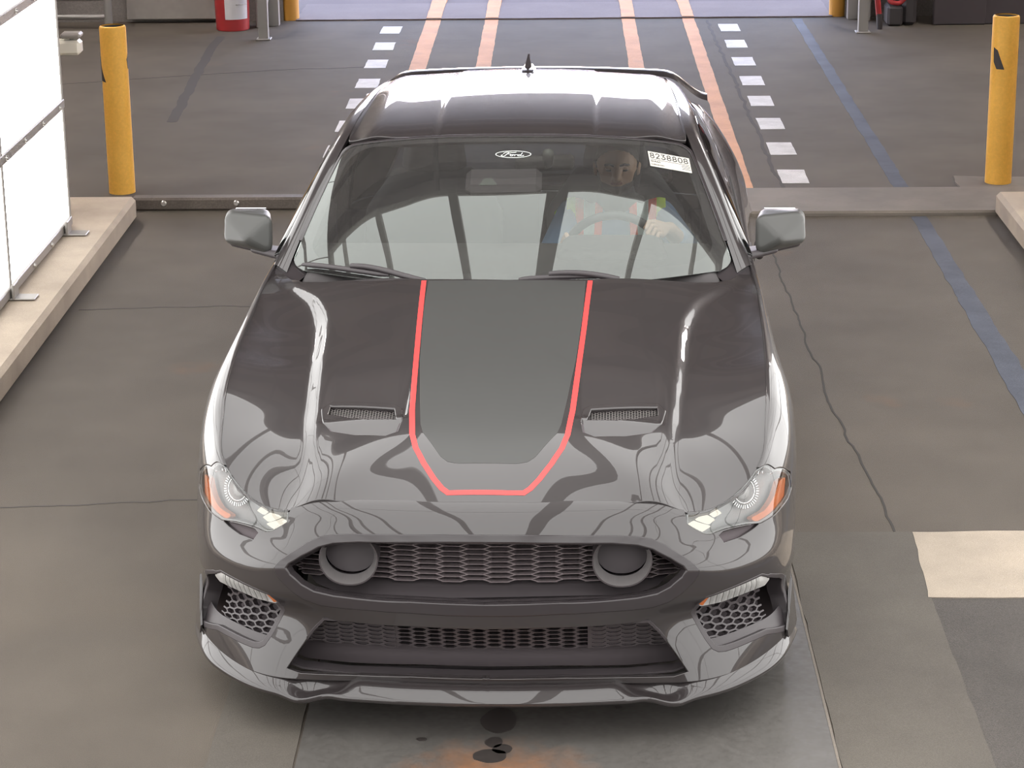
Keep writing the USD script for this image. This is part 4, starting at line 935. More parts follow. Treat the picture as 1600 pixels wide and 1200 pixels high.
put('black_border', sheet(Lift(WSF, -.006), gl.buffer(-.004).difference(inn), (.04, .04), thick=.001, rim=False), M['satin_black'], wsh)
put('glass_gasket', sheet(Lift(WSF, .002), gl.buffer(.016).difference(gl.buffer(-.004)).intersection(sbox(-1.02, .2, 1.02, 1.02)), (.04, .04), thick=.01, bevel=.002), M['gloss_black'], wsh)
def on_ws(x, z):
    from scipy.optimize import least_squares
    return least_squares(lambda p: WSF.P(p[0], p[1])[[0, 2]] - [x, z], [x / .72, (z - .97) / .37]).x
def ws_frame(x, z):
    a, b = on_ws(x, z); P, N = WSF.P(a, b), WSF.N(a, b)
    ex = unit(np.array([1, 0, 0]) - N[0] * N); ey = np.cross(N, ex)
    F = np.eye(4); F[:3, 0], F[:3, 1], F[:3, 2], F[:3, 3] = ex, ey, N, P
    return F
def bent(mb, off=.0):
    """lay a flat (x, z) drawing on the windscreen"""
    v, f, n = mb.arr(); return v, f, n
# auction sticker
Fs = ws_frame(.578, 1.262)
sk = trimesh.transformations.rotation_matrix(.115, [0, 0, 1])
stk = put('lot_sticker', box(MB(), -.082, .082, -.046, .046, .0008, .0016, c=.0003).xf(Fs @ sk), M['sticker'], wsh, 'white paper lot sticker with printed number')
# rotate so that the number reads level
def words(txt, h, x, y, m, parent, name, F, width=None):
    t = meshkit.text_mesh(txt, h, .0005)
    if width: t.apply_scale([width / t.extents[0], 1, 1])
    t.apply_translation([x - t.bounds[0][0], y - t.bounds[0][1], 0])
    return put(name, MB().mesh(t, 10).xf(F), m, parent)
SF = Fs @ sk @ T(0, 0, .0017)
ln = MB()
def addw(mb, txt, h, x, y, width):
    t = meshkit.text_mesh(txt, h, .0005); t.apply_scale([width / t.extents[0], 1, 1]); t.apply_translation([x - t.bounds[0][0], y - t.bounds[0][1], 0]); mb.mesh(t, 10)
addw(ln, '8238808', .031, -.076, .006, .150)
addw(ln, 'GAM', .009, -.076, -.018, .036)
addw(ln, '1.8363.001', .007, -.076, -.036, .050)
for k in range(3): box(ln, .045, .078, -.012 - k * .010, -.0105 - k * .010, 0, .0005, c=0)
box(ln, -.076, .076, -.0025, -.0015, 0, .0005, c=0)
put('sticker_print', ln.xf(SF), M['ink'], stk if False else wsh)
# oval badge printed at the top of the glass
Fl = ws_frame(-.003, 1.304)
th = np.linspace(0, 2 * np.pi, 73)[:-1]
ov = lambda a, b: Polygon(np.stack([a * np.cos(th), b * np.sin(th)], 1))
bd = MB().mesh(extrude(ov(.067, .0235).difference(ov(.0635, .0205)), .0006), 10)
scr = [  # script strokes, drawn by hand
 [(-.040, -.004), (-.044, -.010), (-.038, -.0135), (-.030, -.008), (-.022, .004), (-.014, .0125)],
 [(-.036, .004), (-.030, .0115), (-.018, .0135), (-.004, .0115), (.010, .0135)],
 [(-.026, .000), (-.016, .002), (-.010, .001)],
 [(-.006, -.003), (-.011, -.006), (-.010, -.0105), (-.004, -.0105), (-.001, -.006), (-.003, -.002), (.002, -.002), (.006, -.003)],
 [(.006, -.003), (.005, -.0105)], [(.006, -.005), (.010, -.002), (.014, -.0025)],
 [(.026, -.003), (.020, -.0035), (.016, -.008), (.020, -.0112), (.026, -.008), (.033, .009)], [(.0285, -.004), (.027, -.0095), (.033, -.0108), (.038, -.007)]]
for s in scr:
    q = crv(s, 24) if len(s) > 2 else np.array(s)
    bd.mesh(extrude(LineString(q).buffer(.00175), .0006), 10)
put('oval_badge', bd.xf(Fl @ T(0, .0, .0008)), M['logo_white'], wsh, 'white oval script badge printed on the glass')
# camera housing behind the glass, with its pale trapezoid
Fh = ws_frame(-.045, 1.25)
put('sensor_housing', box(MB(), -.13, .15, -.060, .075, -.06, -.009, c=.02).xf(Fh), M['hazed_black'], wsh)
Ft = ws_frame(-.090, 1.240)
put('sensor_window', MB().mesh(extrude(Polygon([(-.034, -.021), (.034, -.021), (.014, .021), (-.014, .021)]), .002), 10).xf(Ft @ T(0, 0, -.0088)), simple('sensor_grey', (.14, .145, .135), .5), wsh)

# roof
ROOFC = PchipInterpolator([2.2, 2.38, 2.6, 2.9, 3.2, 3.5, 3.75, 3.97], [1.30, 1.354, 1.382, 1.396, 1.398, 1.385, 1.360, 1.322])
roof_y, roof_z = np.linspace(2.2, 3.97, 90), None
roof_z = gaussian_filter1d(ROOFC(roof_y), 3, mode='nearest'); roof_sp = CubicSpline(roof_y, roof_z)
def roof_h(x, y):
    ax = np.abs(x); c = roof_sp(y)
    return c - .030 * (ax / .62) ** 2 - .030 * sst((ax - .50) / .16) - .007 * sst((ax - .285) / .02) * sst((.62 - ax) / .2) * 1.0
ROOF = Func(roof_h)
fx = [(.0, 2.39), (.25, 2.396), (.45, 2.418), (.57, 2.452), (.640, 2.49)]
rx = [(.645, 2.60), (.633, 2.85), (.614, 3.2), (.594, 3.6), (.575, 3.90), (.40, 3.94), (0, 3.955)]
rp = np.array(fx + rx); rp = Polygon(np.vstack([rp, rp[::-1][1:-1] * [-1, 1]])).buffer(0)
put('roof', sheet(ROOF, rp, (.02, .03), thick=.012, bevel=.003), M['car_paint'], car)
RI = np.array([(.815, 1.90, .945), (.77, 2.08, 1.06), (.715, 2.28, 1.185), (.665, 2.45, 1.285), (.640, 2.60, 1.333), (.631, 2.85, 1.347), (.616, 3.2, 1.349), (.596, 3.6, 1.337), (.577, 3.92, 1.290), (.563, 4.2, 1.20), (.555, 4.45, 1.105)])
RO = np.array([(.872, 1.97, .955), (.818, 2.15, 1.055), (.768, 2.33, 1.165), (.722, 2.50, 1.255), (.700, 2.65, 1.292), (.690, 2.9, 1.310), (.680, 3.2, 1.308), (.668, 3.55, 1.280), (.657, 3.8, 1.240), (.655, 4.1, 1.168), (.662, 4.42, 1.100)])
RO[1:6, 2] += .010
rows = []
for k in (0, .2, .4, .6, .8, 1.0):
    b = .013 * 4 * k * (1 - k)
    n_ = unit(np.stack([np.full(len(RI), .62), np.full(len(RI), -.12), np.full(len(RI), .75)], 1))
    rows.append(RI * (1 - k) + RO * k + n_ * b)
pil = Surf(np.linspace(0, 1, len(RI)), [0, .2, .4, .6, .8, 1], np.stack(rows, 1), smooth=(3, 2), n=(160, 40))
if pil.N(.4, .5)[2] < 0: pil.sign = -1
# side glass and the painted pillar behind it
gb = np.array([W.P(s_at(y), 0.0) for y in (1.99, 2.15, 2.33, 2.5, 2.65, 2.9, 3.2, 3.55, 3.8, 4.1, 4.42)])
gs = Surf(np.linspace(0, 1, len(RO)), [0, .5, 1], np.stack([RO, (RO + gb) / 2 + [.018, 0, .004], gb], 1), smooth=(3, 2), n=(160, 40))
if gs.N(.5, .5)[0] < 0: gs.sign = -1
for sg in (1, -1):
    side = lambda m: m if sg > 0 else m.mirror()
    pl = put('roof_pillar', side(sheet(pil, sbox(0, 0, 1, 1), (.02, .1), thick=.02, bevel=.002)), M['car_paint'], car)
    put('side_window', side(sheet(gs, sbox(.03, .03, .52, .97), (.03, .1), thick=.005)), M['side_glass'], car)
    put('quarter_window', side(sheet(gs, Polygon([(.545, .05), (.69, .05), (.72, .3), (.68, .95), (.545, .95)]), (.03, .1), thick=.005)), M['side_glass'], car)
    put('rear_pillar', side(sheet(gs, Polygon([(.535, -.01), (1, -.01), (1, 1.0), (.535, 1.0)]).difference(Polygon([(.545, .05), (.69, .05), (.72, .3), (.68, .95), (.545, .95)])), (.03, .1), thick=.01)), M['car_paint'], car)
    put('window_seal', side(tube(MB(), gb[:7] + [.0, 0, .004], .008, 8)), M['rubber'], car)
rgl = Surf([-1, 0, 1], [0, .5, 1], np.stack([[np.array([-.577, 3.92, 1.290]), np.array([-.565, 4.19, 1.20]), np.array([-.555, 4.45, 1.105])], [np.array([0, 3.96, 1.322]), np.array([0, 4.25, 1.235]), np.array([0, 4.52, 1.125])], [np.array([.577, 3.92, 1.290]), np.array([.565, 4.19, 1.20]), np.array([.555, 4.45, 1.105])]], 0), smooth=(4, 2), n=(80, 60))
if rgl.N(0, .5)[2] < 0: rgl.sign = -1
put('rear_window', sheet(rgl, sbox(-.99, .02, .99, .98), (.1, .1), thick=.005), M['side_glass'], car)
DECK = Func(lambda x, y: 1.125 - .02 * (x / .6) ** 2 - .05 * np.clip(y - 4.5, 0, 1))
put('trunk_lid', sheet(DECK, Polygon([(-.64, 4.44), (0, 4.5), (.64, 4.44), (.68, 4.62), (0, 4.70), (-.68, 4.62)]), (.04, .04), thick=.03), M['car_paint'], car)
sx_ = np.linspace(-.80, .80, 61); sz = 1.195 - .012 * (np.abs(sx_) / .6) ** 2 - .10 * sst((np.abs(sx_) - .58) / .24); sy = 4.66 - .05 * (np.abs(sx_) / .8) ** 2
prof = np.array([(-.07, 0), (-.02, .012), (.04, .014), (.07, .010), (.07, .0), (0, -.008)])
spv = np.stack([np.repeat(sx_, 6), (sy[:, None] + prof[None, :, 0]).ravel(), (sz[:, None] + prof[None, :, 1]).ravel()], 1)
i, j = np.meshgrid(range(60), range(6), indexing='ij'); j2 = (j + 1) % 6
q = np.stack([i * 6 + j, i * 6 + j2, (i + 1) * 6 + j2, (i + 1) * 6 + j], -1).reshape(-1, 4)
sw = trimesh.Trimesh(spv, np.vstack([q[:, [0, 1, 2]], q[:, [0, 2, 3]]]), process=False)
if sw.volume < 0: sw.invert()
spo = put('rear_spoiler', MB().mesh(sw, 40), M['gloss_black'], car)
for x in (-.5, .5): put('spoiler_post', box(MB(), x - .03, x + .03, 4.58, 4.68, 1.09, 1.19, c=.008), M['gloss_black'], spo)
# shark-fin aerial
fin = m3.Manifold.hull_points(np.array([(s * .034 * k, y, z) for s in (-1, 1) for k, y, z in ((1, 3.60, 1.372), (1, 3.74, 1.36), (.4, 3.80, 1.352), (.4, 3.54, 1.380))] + [(0, 3.52, 1.378), (.004, 3.76, 1.437), (-.004, 3.76, 1.437), (.004, 3.72, 1.435), (-.004, 3.72, 1.435), (.005, 3.80, 1.36), (-.005, 3.80, 1.36), (.012, 3.67, 1.402), (-.012, 3.67, 1.402)]))
fin_lo = m3.Manifold.hull_points(np.array([(s * w, y, z) for s in (-1, 1) for w, y, z in ((.036, 3.58, 1.374), (.036, 3.78, 1.352), (.024, 3.60, 1.388), (.016, 3.78, 1.38), (.012, 3.53, 1.378))]))
put('antenna_fin', MB().mesh(fin_lo, 60).mesh(m3.Manifold.hull_points(np.array([(s * w, y, z) for s in (-1, 1) for w, y, z in ((.016, 3.66, 1.38), (.012, 3.79, 1.37), (.004, 3.77, 1.424), (.004, 3.735, 1.421), (.010, 3.70, 1.40))])), 60), M['gloss_black'], car)

# cowl and wipers
cb = np.array([(x, y) for x, y, z in BOTC]); cbm = np.vstack([cb[:0:-1] * [-1, 1], cb])
cow = Polygon(np.vstack([cbm + [0, .03], np.array(rear[:0:-1] + rear)[0:0] if False else (np.array([(-.868, 1.84), (-.80, 1.775), (-.70, 1.715), (-.55, 1.66), (-.3, 1.612), (0, 1.60), (.3, 1.612), (.55, 1.66), (.70, 1.715), (.80, 1.775), (.868, 1.84)])[::-1] + [0, -.04])])).buffer(.001)
put('cowl', sheet(Func(lambda x, y: .955 - .06 * (np.abs(x) / .8) ** 2 + 0 * y), cow, (.04, .03), rim=False), M['satin_black'], car)
for sg in (1, -1):
    cc = m3.Manifold.hull_points(np.array([(sg * x, y, z) for x, y, z in [(.77, 1.83, .925), (.866, 1.90, .932), (.872, 1.99, .950), (.835, 2.03, .985), (.80, 1.96, .968), (.735, 1.87, .945), (.77, 1.9, .88), (.86, 1.95, .88)]]))
    put('cowl_corner', MB().mesh(cc, 60), M['gloss_black'], car)
def wiper(pts, arm, name='wiper'):
    bl = WSF.P(np.array([p[0] for p in pts]), np.array([p[1] for p in pts])) + WSF.N(0, .1) * .020
    c = crv(bl, 30)
    wp = put(name, tube(MB(), c, np.interp(np.linspace(0, 1, 30), [0, .1, .9, 1], [.006, .010, .010, .006]), 8), M['satin_black'], car, 'black wiper blade and arm')
    ac = crv(np.array([WSF.P(np.array(a), np.array(b)) + WSF.N(0, .1) * h for a, b, h in arm]), 20)
    put('wiper_arm', tube(MB(), ac, np.linspace(.012, .009, 20), 8), M['satin_black'], wp)
wiper([(-.93, .012), (-.86, .018), (-.70, .020), (-.52, .012)], [(-.36, -.02, .012), (-.48, .012, .03), (-.60, .028, .036), (-.70, .030, .032)])
wiper([(.05, .018), (.18, .026), (.30, .026), (.42, .018)], [(.48, -.01, .012), (.36, .022, .03), (.26, .032, .034), (.18, .034, .03)])

# door mirrors
for sg in (1, -1):
    side = lambda m: m if sg > 0 else m.mirror()
    pts = {'a': ((.918, 2.075, 1.102), .030), 'b': ((.915, 2.065, 1.018), .026), 'c': ((1.022, 2.12, 1.100), .034), 'd': ((1.030, 2.12, 1.040), .030), 'e': ((.93, 2.15, 1.108), .028), 'f': ((.925, 2.15, 1.012), .026), 'g': ((1.03, 2.17, 1.102), .030), 'h': ((1.035, 2.17, 1.036), .028), 'i': ((.97, 2.045, 1.055), .032)}
    pts = {k: ((p[0] + (.014 if p[0] > .99 else 0), p[1], p[2] - .015), r) for k, (p, r) in pts.items()}
    cap = hull_chain(pts, [list(pts)], .012, 12)
    mr = put('door_mirror', side(MB().mesh(cap, 180)), M['cap_grey'], car, 'satin dark grey mirror cap')
    low = hull_chain({'a': ((.935, 2.10, .986), .020), 'b': ((1.04, 2.14, 1.0), .020), 'c': ((.935, 2.15, .986), .018), 'd': ((1.04, 2.17, 1.0), .018)}, [list('abcd')], .012, 8)
    put('mirror_base', side(MB().mesh(low, 180)), M['satin_black'], mr)
    arm = hull_chain({'a': ((.835, 2.03, .968), .016), 'b': ((.835, 2.12, .968), .014), 'c': ((.96, 2.08, .984), .012), 'd': ((.96, 2.13, .984), .012)}, [list('abcd')], .012, 8)
    put('mirror_arm', side(MB().mesh(arm, 180)), M['satin_black'], mr)
    put('mirror_glass', side(box(MB(), .925, 1.04, 2.197, 2.203, 1.005, 1.115, c=.002)), M['mirror_glass'], mr)

# interior
dash = MB()
dash.mesh(hull_chain({'a': ((-.70, 1.86, .90), .06), 'b': ((.70, 1.86, .90), .06), 'c': ((-.70, 2.15, .93), .06), 'd': ((.70, 2.15, .93), .06), 'e': ((-.70, 2.22, .70), .06), 'f': ((.70, 2.22, .70), .06)}, [list('abcdef')], .04, 6), 60)
db = put('dashboard', dash, M['interior'], car)
put('instrument_hood', MB().mesh(hull_chain({'a': ((.20, 2.02, .955), .045), 'b': ((.53, 2.02, .955), .045), 'c': ((.22, 2.20, .965), .045), 'd': ((.51, 2.20, .965), .045)}, [list('abcd')], .03, 8), 60), M['interior'], db)
put('cabin_floor', box(MB(), -.80, .80, 1.7, 4.3, .20, .26), M['interior'], car)
for xx in (-.81, .81): put('door_card', box(MB(), xx - .03, xx + .03, 1.85, 3.2, .26, .92, c=.02), M['interior'], car)
put('headliner', sheet(Func(lambda x, y: roof_h(x, y) - .05), rp.buffer(-.03), (.05, .05), rim=False), simple('headliner_grey', (.10, .095, .093), .9), car)
put('rear_shelf', box(MB(), -.62, .62, 3.6, 4.5, .88, .93, c=.02), M['interior'], car)
def seat(x):
    st = put('seat', MB().mesh(hull_chain({'a': ((x - .20, 2.55, .50), .06), 'b': ((x + .20, 2.55, .50), .06), 'c': ((x - .20, 3.02, .46), .07), 'd': ((x + .20, 3.02, .46), .07), 'e': ((x - .18, 2.6, .36), .06), 'f': ((x + .18, 3.0, .34), .06)}, [list('abcdef')], .04, 8), 60), M['seat'], car)
    put('seat_back', MB().mesh(hull_chain({'a': ((x - .21, 3.06, .52), .06), 'b': ((x + .21, 3.06, .52), .06), 'c': ((x - .215, 3.18, .86), .07), 'd': ((x + .215, 3.18, .86), .07), 'e': ((x - .13, 3.22, .99), .06), 'f': ((x + .13, 3.22, .99), .06)}, [list('abcd'), list('cdef')], .04, 8), 60), M['seat'], st)
    put('head_restraint', MB().mesh(hull_chain({'a': ((x - .08, 3.235, 1.06), .055), 'b': ((x + .08, 3.235, 1.06), .055), 'c': ((x - .07, 3.25, 1.15), .05), 'd': ((x + .07, 3.25, 1.15), .05)}, [list('abcd')], .03, 8), 60), M['seat'], st)
seat(.375); seat(-.375)
SWC, SWN = np.array([.37, 2.36, .895]), unit(np.array([0, .93, .36]))     # steering wheel
Fw = np.eye(4); ez = SWN; ex = np.array([-1., 0, 0]); ey = np.cross(ez, ex); Fw[:3, 0], Fw[:3, 1], Fw[:3, 2], Fw[:3, 3] = ex, ey, ez, SWC
def ringp(r, n=64): a = np.linspace(0, 2 * np.pi, n); return np.c_[r * np.cos(a), r * np.sin(a), 0 * a]
sw_ = put('steering_wheel', tube(MB(), ringp(.180), .0165, 12, cap=False).xf(Fw), simple('wheel_leather', (.028, .03, .034), .45), car)
hub = MB().mesh(lathe([(0, -.03), (.07, -.03), (.075, 0), (.06, .03), (0, .035)], 24)); box(hub, -.17, .17, -.018, .018, -.01, .012); box(hub, -.02, .02, -.17, 0, -.01, .012)
put('wheel_hub', hub.xf(Fw), M['interior'], sw_)
rv = put('rear_view_mirror', MB().mesh(hull_chain({'a': ((.02, 2.36, 1.235), .022), 'b': ((.20, 2.40, 1.235), .022), 'c': ((.02, 2.36, 1.255), .022), 'd': ((.20, 2.40, 1.255), .022)}, [list('abcd')], .015, 6), 60), M['interior'], car)
put('mirror_stalk', MB().mesh(hull_chain({'a': ((.125, 2.30, 1.295), .022), 'b': ((.125, 2.34, 1.25), .016)}, [list('ab')], .012, 4), 60), simple('stalk_grey', (.12, .125, .115), .6), rv)
# ---------------------------------------------------------------- the driver (car frame, sitting behind the wheel)
M['skin'] = simple('skin', (.50, .31, .21), .5)
M['hair'] = simple('hair', (.045, .036, .032), .6)
M['shirt'] = simple('blue_shirt', (.20, .30, .46), .85)
M['vest_green'] = simple('vest_lime', (.62, .86, .07), .7)
M['vest_orange'] = simple('vest_orange', (.98, .11, .05), .7)
M['vest_silver'] = simple('vest_silver', (.62, .70, .67), .5)
M['trousers'] = simple('trousers', (.05, .048, .052), .9)
pr = thing('person', 'driver with dark beard in a lime and orange safety vest at the wheel', 'person', CAR_LOC, CAR_RZ)
DX = .378
J = {'hipL': ((DX + .09, 2.93, .56), .10), 'hipR': ((DX - .09, 2.93, .56), .10), 'waist': ((DX, 2.95, .68), .125), 'chestL': ((DX + .085, 2.94, .83), .105), 'chestR': ((DX - .085, 2.94, .83), .105),
     'shL': ((DX + .175, 2.95, .905), .058), 'shR': ((DX - .175, 2.95, .905), .058), 'neck0': ((DX, 2.94, .94), .062), 'neck1': ((DX, 2.90, 1.035), .056),
     'elL': ((DX + .30, 2.72, .80), .043), 'elR': ((DX - .28, 2.70, .76), .043), 'wrL': ((DX + .205, 2.445, .972), .029), 'wrR': ((DX - .20, 2.47, .88), .029),
     'knL': ((DX + .14, 2.40, .60), .07), 'knR': ((DX - .12, 2.42, .60), .07), 'ftL': ((DX + .10, 2.05, .34), .05), 'ftR': ((DX - .08, 2.02, .34), .05)}
# head
H = {'cr': ((DX + .003, 2.885, 1.142), .083), 'fr': ((DX + .003, 2.845, 1.150), .072), 'ck1': ((DX + .040, 2.825, 1.108), .030), 'ck2': ((DX - .036, 2.825, 1.108), .030),
     'jw1': ((DX + .036, 2.845, 1.070), .028), 'jw2': ((DX - .032, 2.845, 1.070), .028), 'chin': ((DX + .002, 2.812, 1.052), .024), 'mouth': ((DX + .002, 2.805, 1.078), .027),
     'br': ((DX + .003, 2.795, 1.148), .030), 'br1': ((DX + .035, 2.805, 1.146), .024), 'br2': ((DX - .030, 2.805, 1.146), .024),
     'ns0': ((DX + .002, 2.778, 1.128), .010), 'ns1': ((DX + .002, 2.757, 1.101), .0125), 'nsL': ((DX + .013, 2.770, 1.099), .009), 'nsR': ((DX - .009, 2.770, 1.099), .009),
     'er1': ((DX + .082, 2.885, 1.118), .014), 'er1b': ((DX + .085, 2.895, 1.095), .010), 'er1c': ((DX + .086, 2.892, 1.128), .013), 'er2': ((DX - .076, 2.885, 1.118), .014), 'er2b': ((DX - .079, 2.895, 1.095), .010), 'er2c': ((DX - .080, 2.892, 1.128), .013)}
bones = [['hipL', 'hipR', 'waist'], ['waist', 'chestL', 'chestR'], ['chestL', 'chestR', 'neck0'], ['chestL', 'shL'], ['chestR', 'shR'], ['neck0', 'neck1'], ['shL', 'elL'], ['elL', 'wrL'], ['shR', 'elR'], ['elR', 'wrR'],
         ['hipL', 'knL'], ['hipR', 'knR'], ['knL', 'ftL'], ['knR', 'ftR'], ['neck1', 'cr'], ['cr', 'fr', 'ck1', 'ck2'], ['fr', 'br', 'br1', 'br2'], ['ck1', 'ck2', 'mouth', 'br1', 'br2'], ['ck1', 'ck2', 'jw1', 'jw2', 'mouth'], ['jw1', 'jw2', 'chin', 'mouth'], ['cr', 'jw1', 'jw2'],
         ['ns0', 'ns1', 'br'], ['ns1', 'nsL', 'nsR'], ['ns0', 'nsL', 'nsR', 'mouth'], ['er1', 'er1b', 'er1c'], ['er2', 'er2b', 'er2c']]
def hand(pre, wrist, grip, along, up, sg):
    """palm over the rim and five fingers curled round it"""
    w, g, a, u = map(np.asarray, (wrist, grip, unit(along), unit(up)))
    f = unit(g - w); b = []
    J[pre + 'p0'] = (w + (g - w) * .35 + u * .012, .022); J[pre + 'pa'] = (g + a * .030 + u * .020 - f * .02, .0145); J[pre + 'pb'] = (g - a * .032 + u * .020 - f * .02, .0140)
    b += [[pre + 'p0', pre + 'pa', pre + 'pb'], ['wr' + pre, pre + 'p0']]
    for k, (o, L) in enumerate(((.033, .9), (.012, 1.05), (-.011, 1.0), (-.033, .82))):
        r0 = g + a * o + u * .021 - f * .010; k1 = r0 + f * .034 * L + u * .006; k2 = k1 + f * .016 * L - u * .026 * L; k3 = k2 - f * .016 * L - u * .020 * L
        n = [f'{pre}f{k}{i}' for i in range(4)]
        for nm, p, r in zip(n, (r0, k1, k2, k3), (.0105, .0095, .0088, .0078)): J[nm] = (p, r)
        b += [[n[0], n[1]], [n[1], n[2]], [n[2], n[3]]]
    t0 = w + (g - w) * .5 + a * .026 * sg; t1 = g + a * .052 * sg + u * .004 - f * .004; t2 = t1 + f * .026 - a * .010 * sg - u * .008
    for nm, p, r in ((pre + 't0', t0, .013), (pre + 't1', t1, .0105), (pre + 't2', t2, .0088)): J[nm] = (p, r)
    return b + [[pre + 't0', pre + 't1'], [pre + 't1', pre + 't2']]
ang = .56
gl_ = (Fw @ np.array([-.180 * math.cos(ang), .180 * math.sin(ang), 0, 1]))[:3]; gr_ = (Fw @ np.array([.180 * math.cos(.15), .180 * math.sin(.15), 0, 1]))[:3]
tl_ = (Fw[:3, :3] @ np.array([math.sin(ang), math.cos(ang), 0])); tr_ = (Fw[:3, :3] @ np.array([-math.sin(.15), math.cos(.15), 0]))
bones += hand('L', J['wrL'][0], gl_, tl_, [.25, -.1, .97], 1) + hand('R', J['wrR'][0], gr_, tr_, [-.3, -.1, .95], 1)
J.update(H)
body = hull_chain(J, bones, .009, 8)
put('dark_collar', MB().mesh(hull_chain({'a': ((DX, 2.945, .950), .088), 'b': ((DX, 2.905, 1.012), .076), 'c': ((DX + .08, 2.965, .94), .05), 'd': ((DX - .08, 2.965, .94), .05)}, [['a', 'b'], ['a', 'c'], ['a', 'd']], .012, 6), 180), M['trousers'], pr, 'dark hood collar round the neck')
put('body', MB().mesh(body, 180), M['skin'], pr)
def skin_of(sel, off, name, m, label=None, parent=pr, refine=.012):
    """clothing: the body's own limbs, a little thicker"""
    t = hull_chain({k: (p, r + off) for k, (p, r) in J.items()}, sel, refine, 8)
    return put(name, MB().mesh(t, 180), m, parent, label)
J['cuffL'] = (np.array(J['elL'][0]) * .35 + np.array(J['wrL'][0]) * .65, .033); J['cuffR'] = (np.array(J['elR'][0]) * .3 + np.array(J['wrR'][0]) * .7, .033)
skin_of([['hipL', 'hipR', 'waist'], ['waist', 'chestL', 'chestR'], ['chestL', 'chestR', 'neck0'], ['chestL', 'shL'], ['chestR', 'shR'], ['shL', 'elL'], ['shR', 'elR'], ['elL', 'cuffL'], ['elR', 'cuffR']], .010, 'shirt', M['shirt'])
skin_of([['hipL', 'hipR'], ['hipL', 'knL'], ['hipR', 'knR'], ['knL', 'ftL'], ['knR', 'ftR']], .012, 'trousers', M['trousers'])
# safety vest: bands cut from a shell round the chest
shell = hull_chain({k: (p, r + .018) for k, (p, r) in J.items()}, [['hipL', 'hipR', 'waist'], ['waist', 'chestL', 'chestR'], ['chestL', 'chestR', 'neck0'], ['chestL', 'shL'], ['chestR', 'shR']], .008, 8)
sm = m3.Manifold(m3.Mesh(shell.vertices.astype(np.float32), shell.faces.astype(np.uint32)))
vest = None
def band(x0t, x0b, x1t, x1b, name, m, label, parent):
    pts = []
    for z, a, b in ((1.02, x0t, x1t), (.60, x0b, x1b)):
        for x in (a, b):
            for y in (2.6, 3.03): pts.append((x, y, z))
    piece = sm ^ m3.Manifold.hull_points(np.array(pts))
    return put(name, MB().mesh(piece, 40), m, parent, label)
vest = put('safety_vest', MB().mesh(sm ^ m3.Manifold.cube([.6, .46, .34], True).translate([DX, 3.185, .75]), 40), M['vest_green'], pr, 'lime safety vest')
for sg in (1, -1):
    e = [DX + sg * v for v in (.050, .080, .130, .163, .200)]; eb = [DX + sg * v for v in (.070, .098, .128, .155, .185)]
    band(*sorted((e[0], e[1]))[:1], *sorted((eb[0], eb[1]))[:1], *sorted((e[0], e[1]))[1:], *sorted((eb[0], eb[1]))[1:], 'vest_band', M['vest_orange'], 'orange vest band', vest)
    q = lambda a, b: (min(e[a], e[b]), min(eb[a], eb[b]), max(e[a], e[b]), max(eb[a], eb[b]))
    band(*q(1, 2), 'vest_band', M['vest_silver'], 'silver reflective vest band', vest)
    band(*q(2, 3), 'vest_band', M['vest_orange'], 'orange vest band', vest)
    band(*q(3, 4), 'vest_band', M['vest_green'], 'lime vest edge', vest)
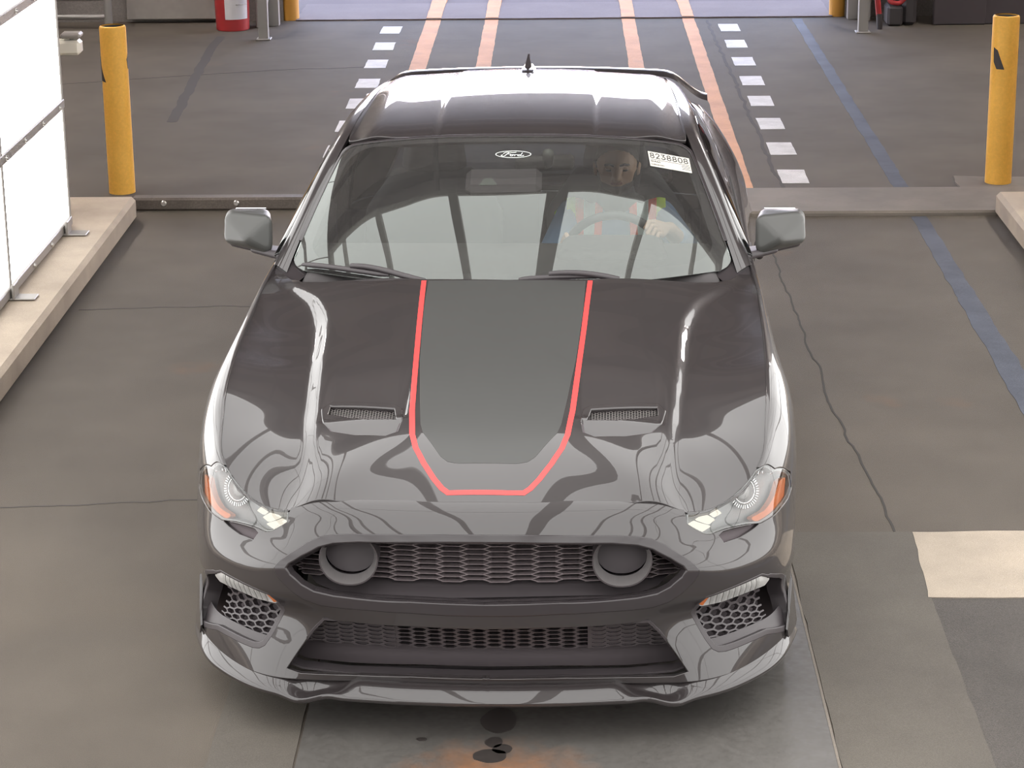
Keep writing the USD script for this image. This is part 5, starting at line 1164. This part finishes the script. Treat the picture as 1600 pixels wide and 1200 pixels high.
# hair, beard, brows, eyes, mouth
hair = m3.Manifold.batch_hull([m3.Manifold.sphere(r, 24).translate(p) for p, r in [([DX + .003, 2.890, 1.146], .089), ([DX + .003, 2.858, 1.163], .072), ([DX + .003, 2.90, 1.11], .080)]])
cut = m3.Manifold.hull_points(np.array([(DX + .003 + sx * w, y, z) for sx in (-1, 1) for w, y, z in ((.060, 2.70, 1.174), (.066, 2.80, 1.176), (.076, 2.865, 1.158), (.12, 2.875, 1.10), (.12, 2.70, 1.10), (.13, 2.88, .95), (.13, 2.70, .95))]))
put('hair', MB().mesh((hair - cut).refine_to_length(.012), 60), M['hair'], pr)
bs = [('chin', .0065), ('jw1', .005), ('jw2', .005)]
bm = m3.Manifold.batch_hull([m3.Manifold.sphere(H[k][1] + d, 20).translate(list(H[k][0])) for k, d in bs] + [m3.Manifold.sphere(.022, 16).translate([DX + .002, 2.803, 1.062])])
_mx = (-.022, -.012, 0, .012, .022); _ms = [m3.Manifold.sphere(.0055, 12).translate([DX + .002 + x, 2.808 - math.sqrt(.0275 ** 2 - x * x), 1.0905 - abs(x) * .22]) for x in _mx]
bm2 = m3.Manifold.batch_boolean([m3.Manifold.batch_hull([_ms[k], _ms[k + 1]]) for k in range(4)], m3.OpType.Add)
sb = [m3.Manifold.batch_hull([m3.Manifold.sphere(.010, 12).translate([DX + .003 + s * .070, 2.862, 1.10]), m3.Manifold.sphere(.016, 12).translate([DX + .003 + s * .052, 2.848, 1.062])]) for s in (1, -1)]
put('beard', MB().mesh(m3.Manifold.batch_boolean([bm, bm2, *sb], m3.OpType.Add), 60), M['hair'], pr, 'short dark beard')
for s in (1, -1):
    br = m3.Manifold.batch_boolean([m3.Manifold.batch_hull([m3.Manifold.sphere(.0045, 10).translate([DX + .003 + s * a, y, z]) for a, y, z in pair]) for pair in ([(.014, 2.768, 1.149), (.030, 2.772, 1.154)], [(.030, 2.772, 1.154), (.046, 2.786, 1.149)])], m3.OpType.Add)
    put('eyebrow', MB().mesh(br, 60), M['hair'], pr)
    ey = m3.Manifold.sphere(.0115, 16).scale([1.2, .7, .62]).translate([DX + .003 + s * .030, 2.7835, 1.130])
    e_ = put('eye', MB().mesh(ey, 60), simple(f'eye_dark_{s + 1}', (.05, .035, .03), .3), pr)
    put('eyelid', MB().mesh(m3.Manifold.sphere(.0135, 16).scale([1.2, .75, .5]).translate([DX + .003 + s * .030, 2.785, 1.1355]), 60), M['skin'], e_)
put('lips', MB().mesh(m3.Manifold.batch_hull([m3.Manifold.sphere(.0055, 12).translate([DX + .002 + x, 2.7755 + abs(x) * .3, 1.0765]) for x in (-.018, 0, .018)]), 60), simple('lips', (.30, .13, .10), .5), pr)
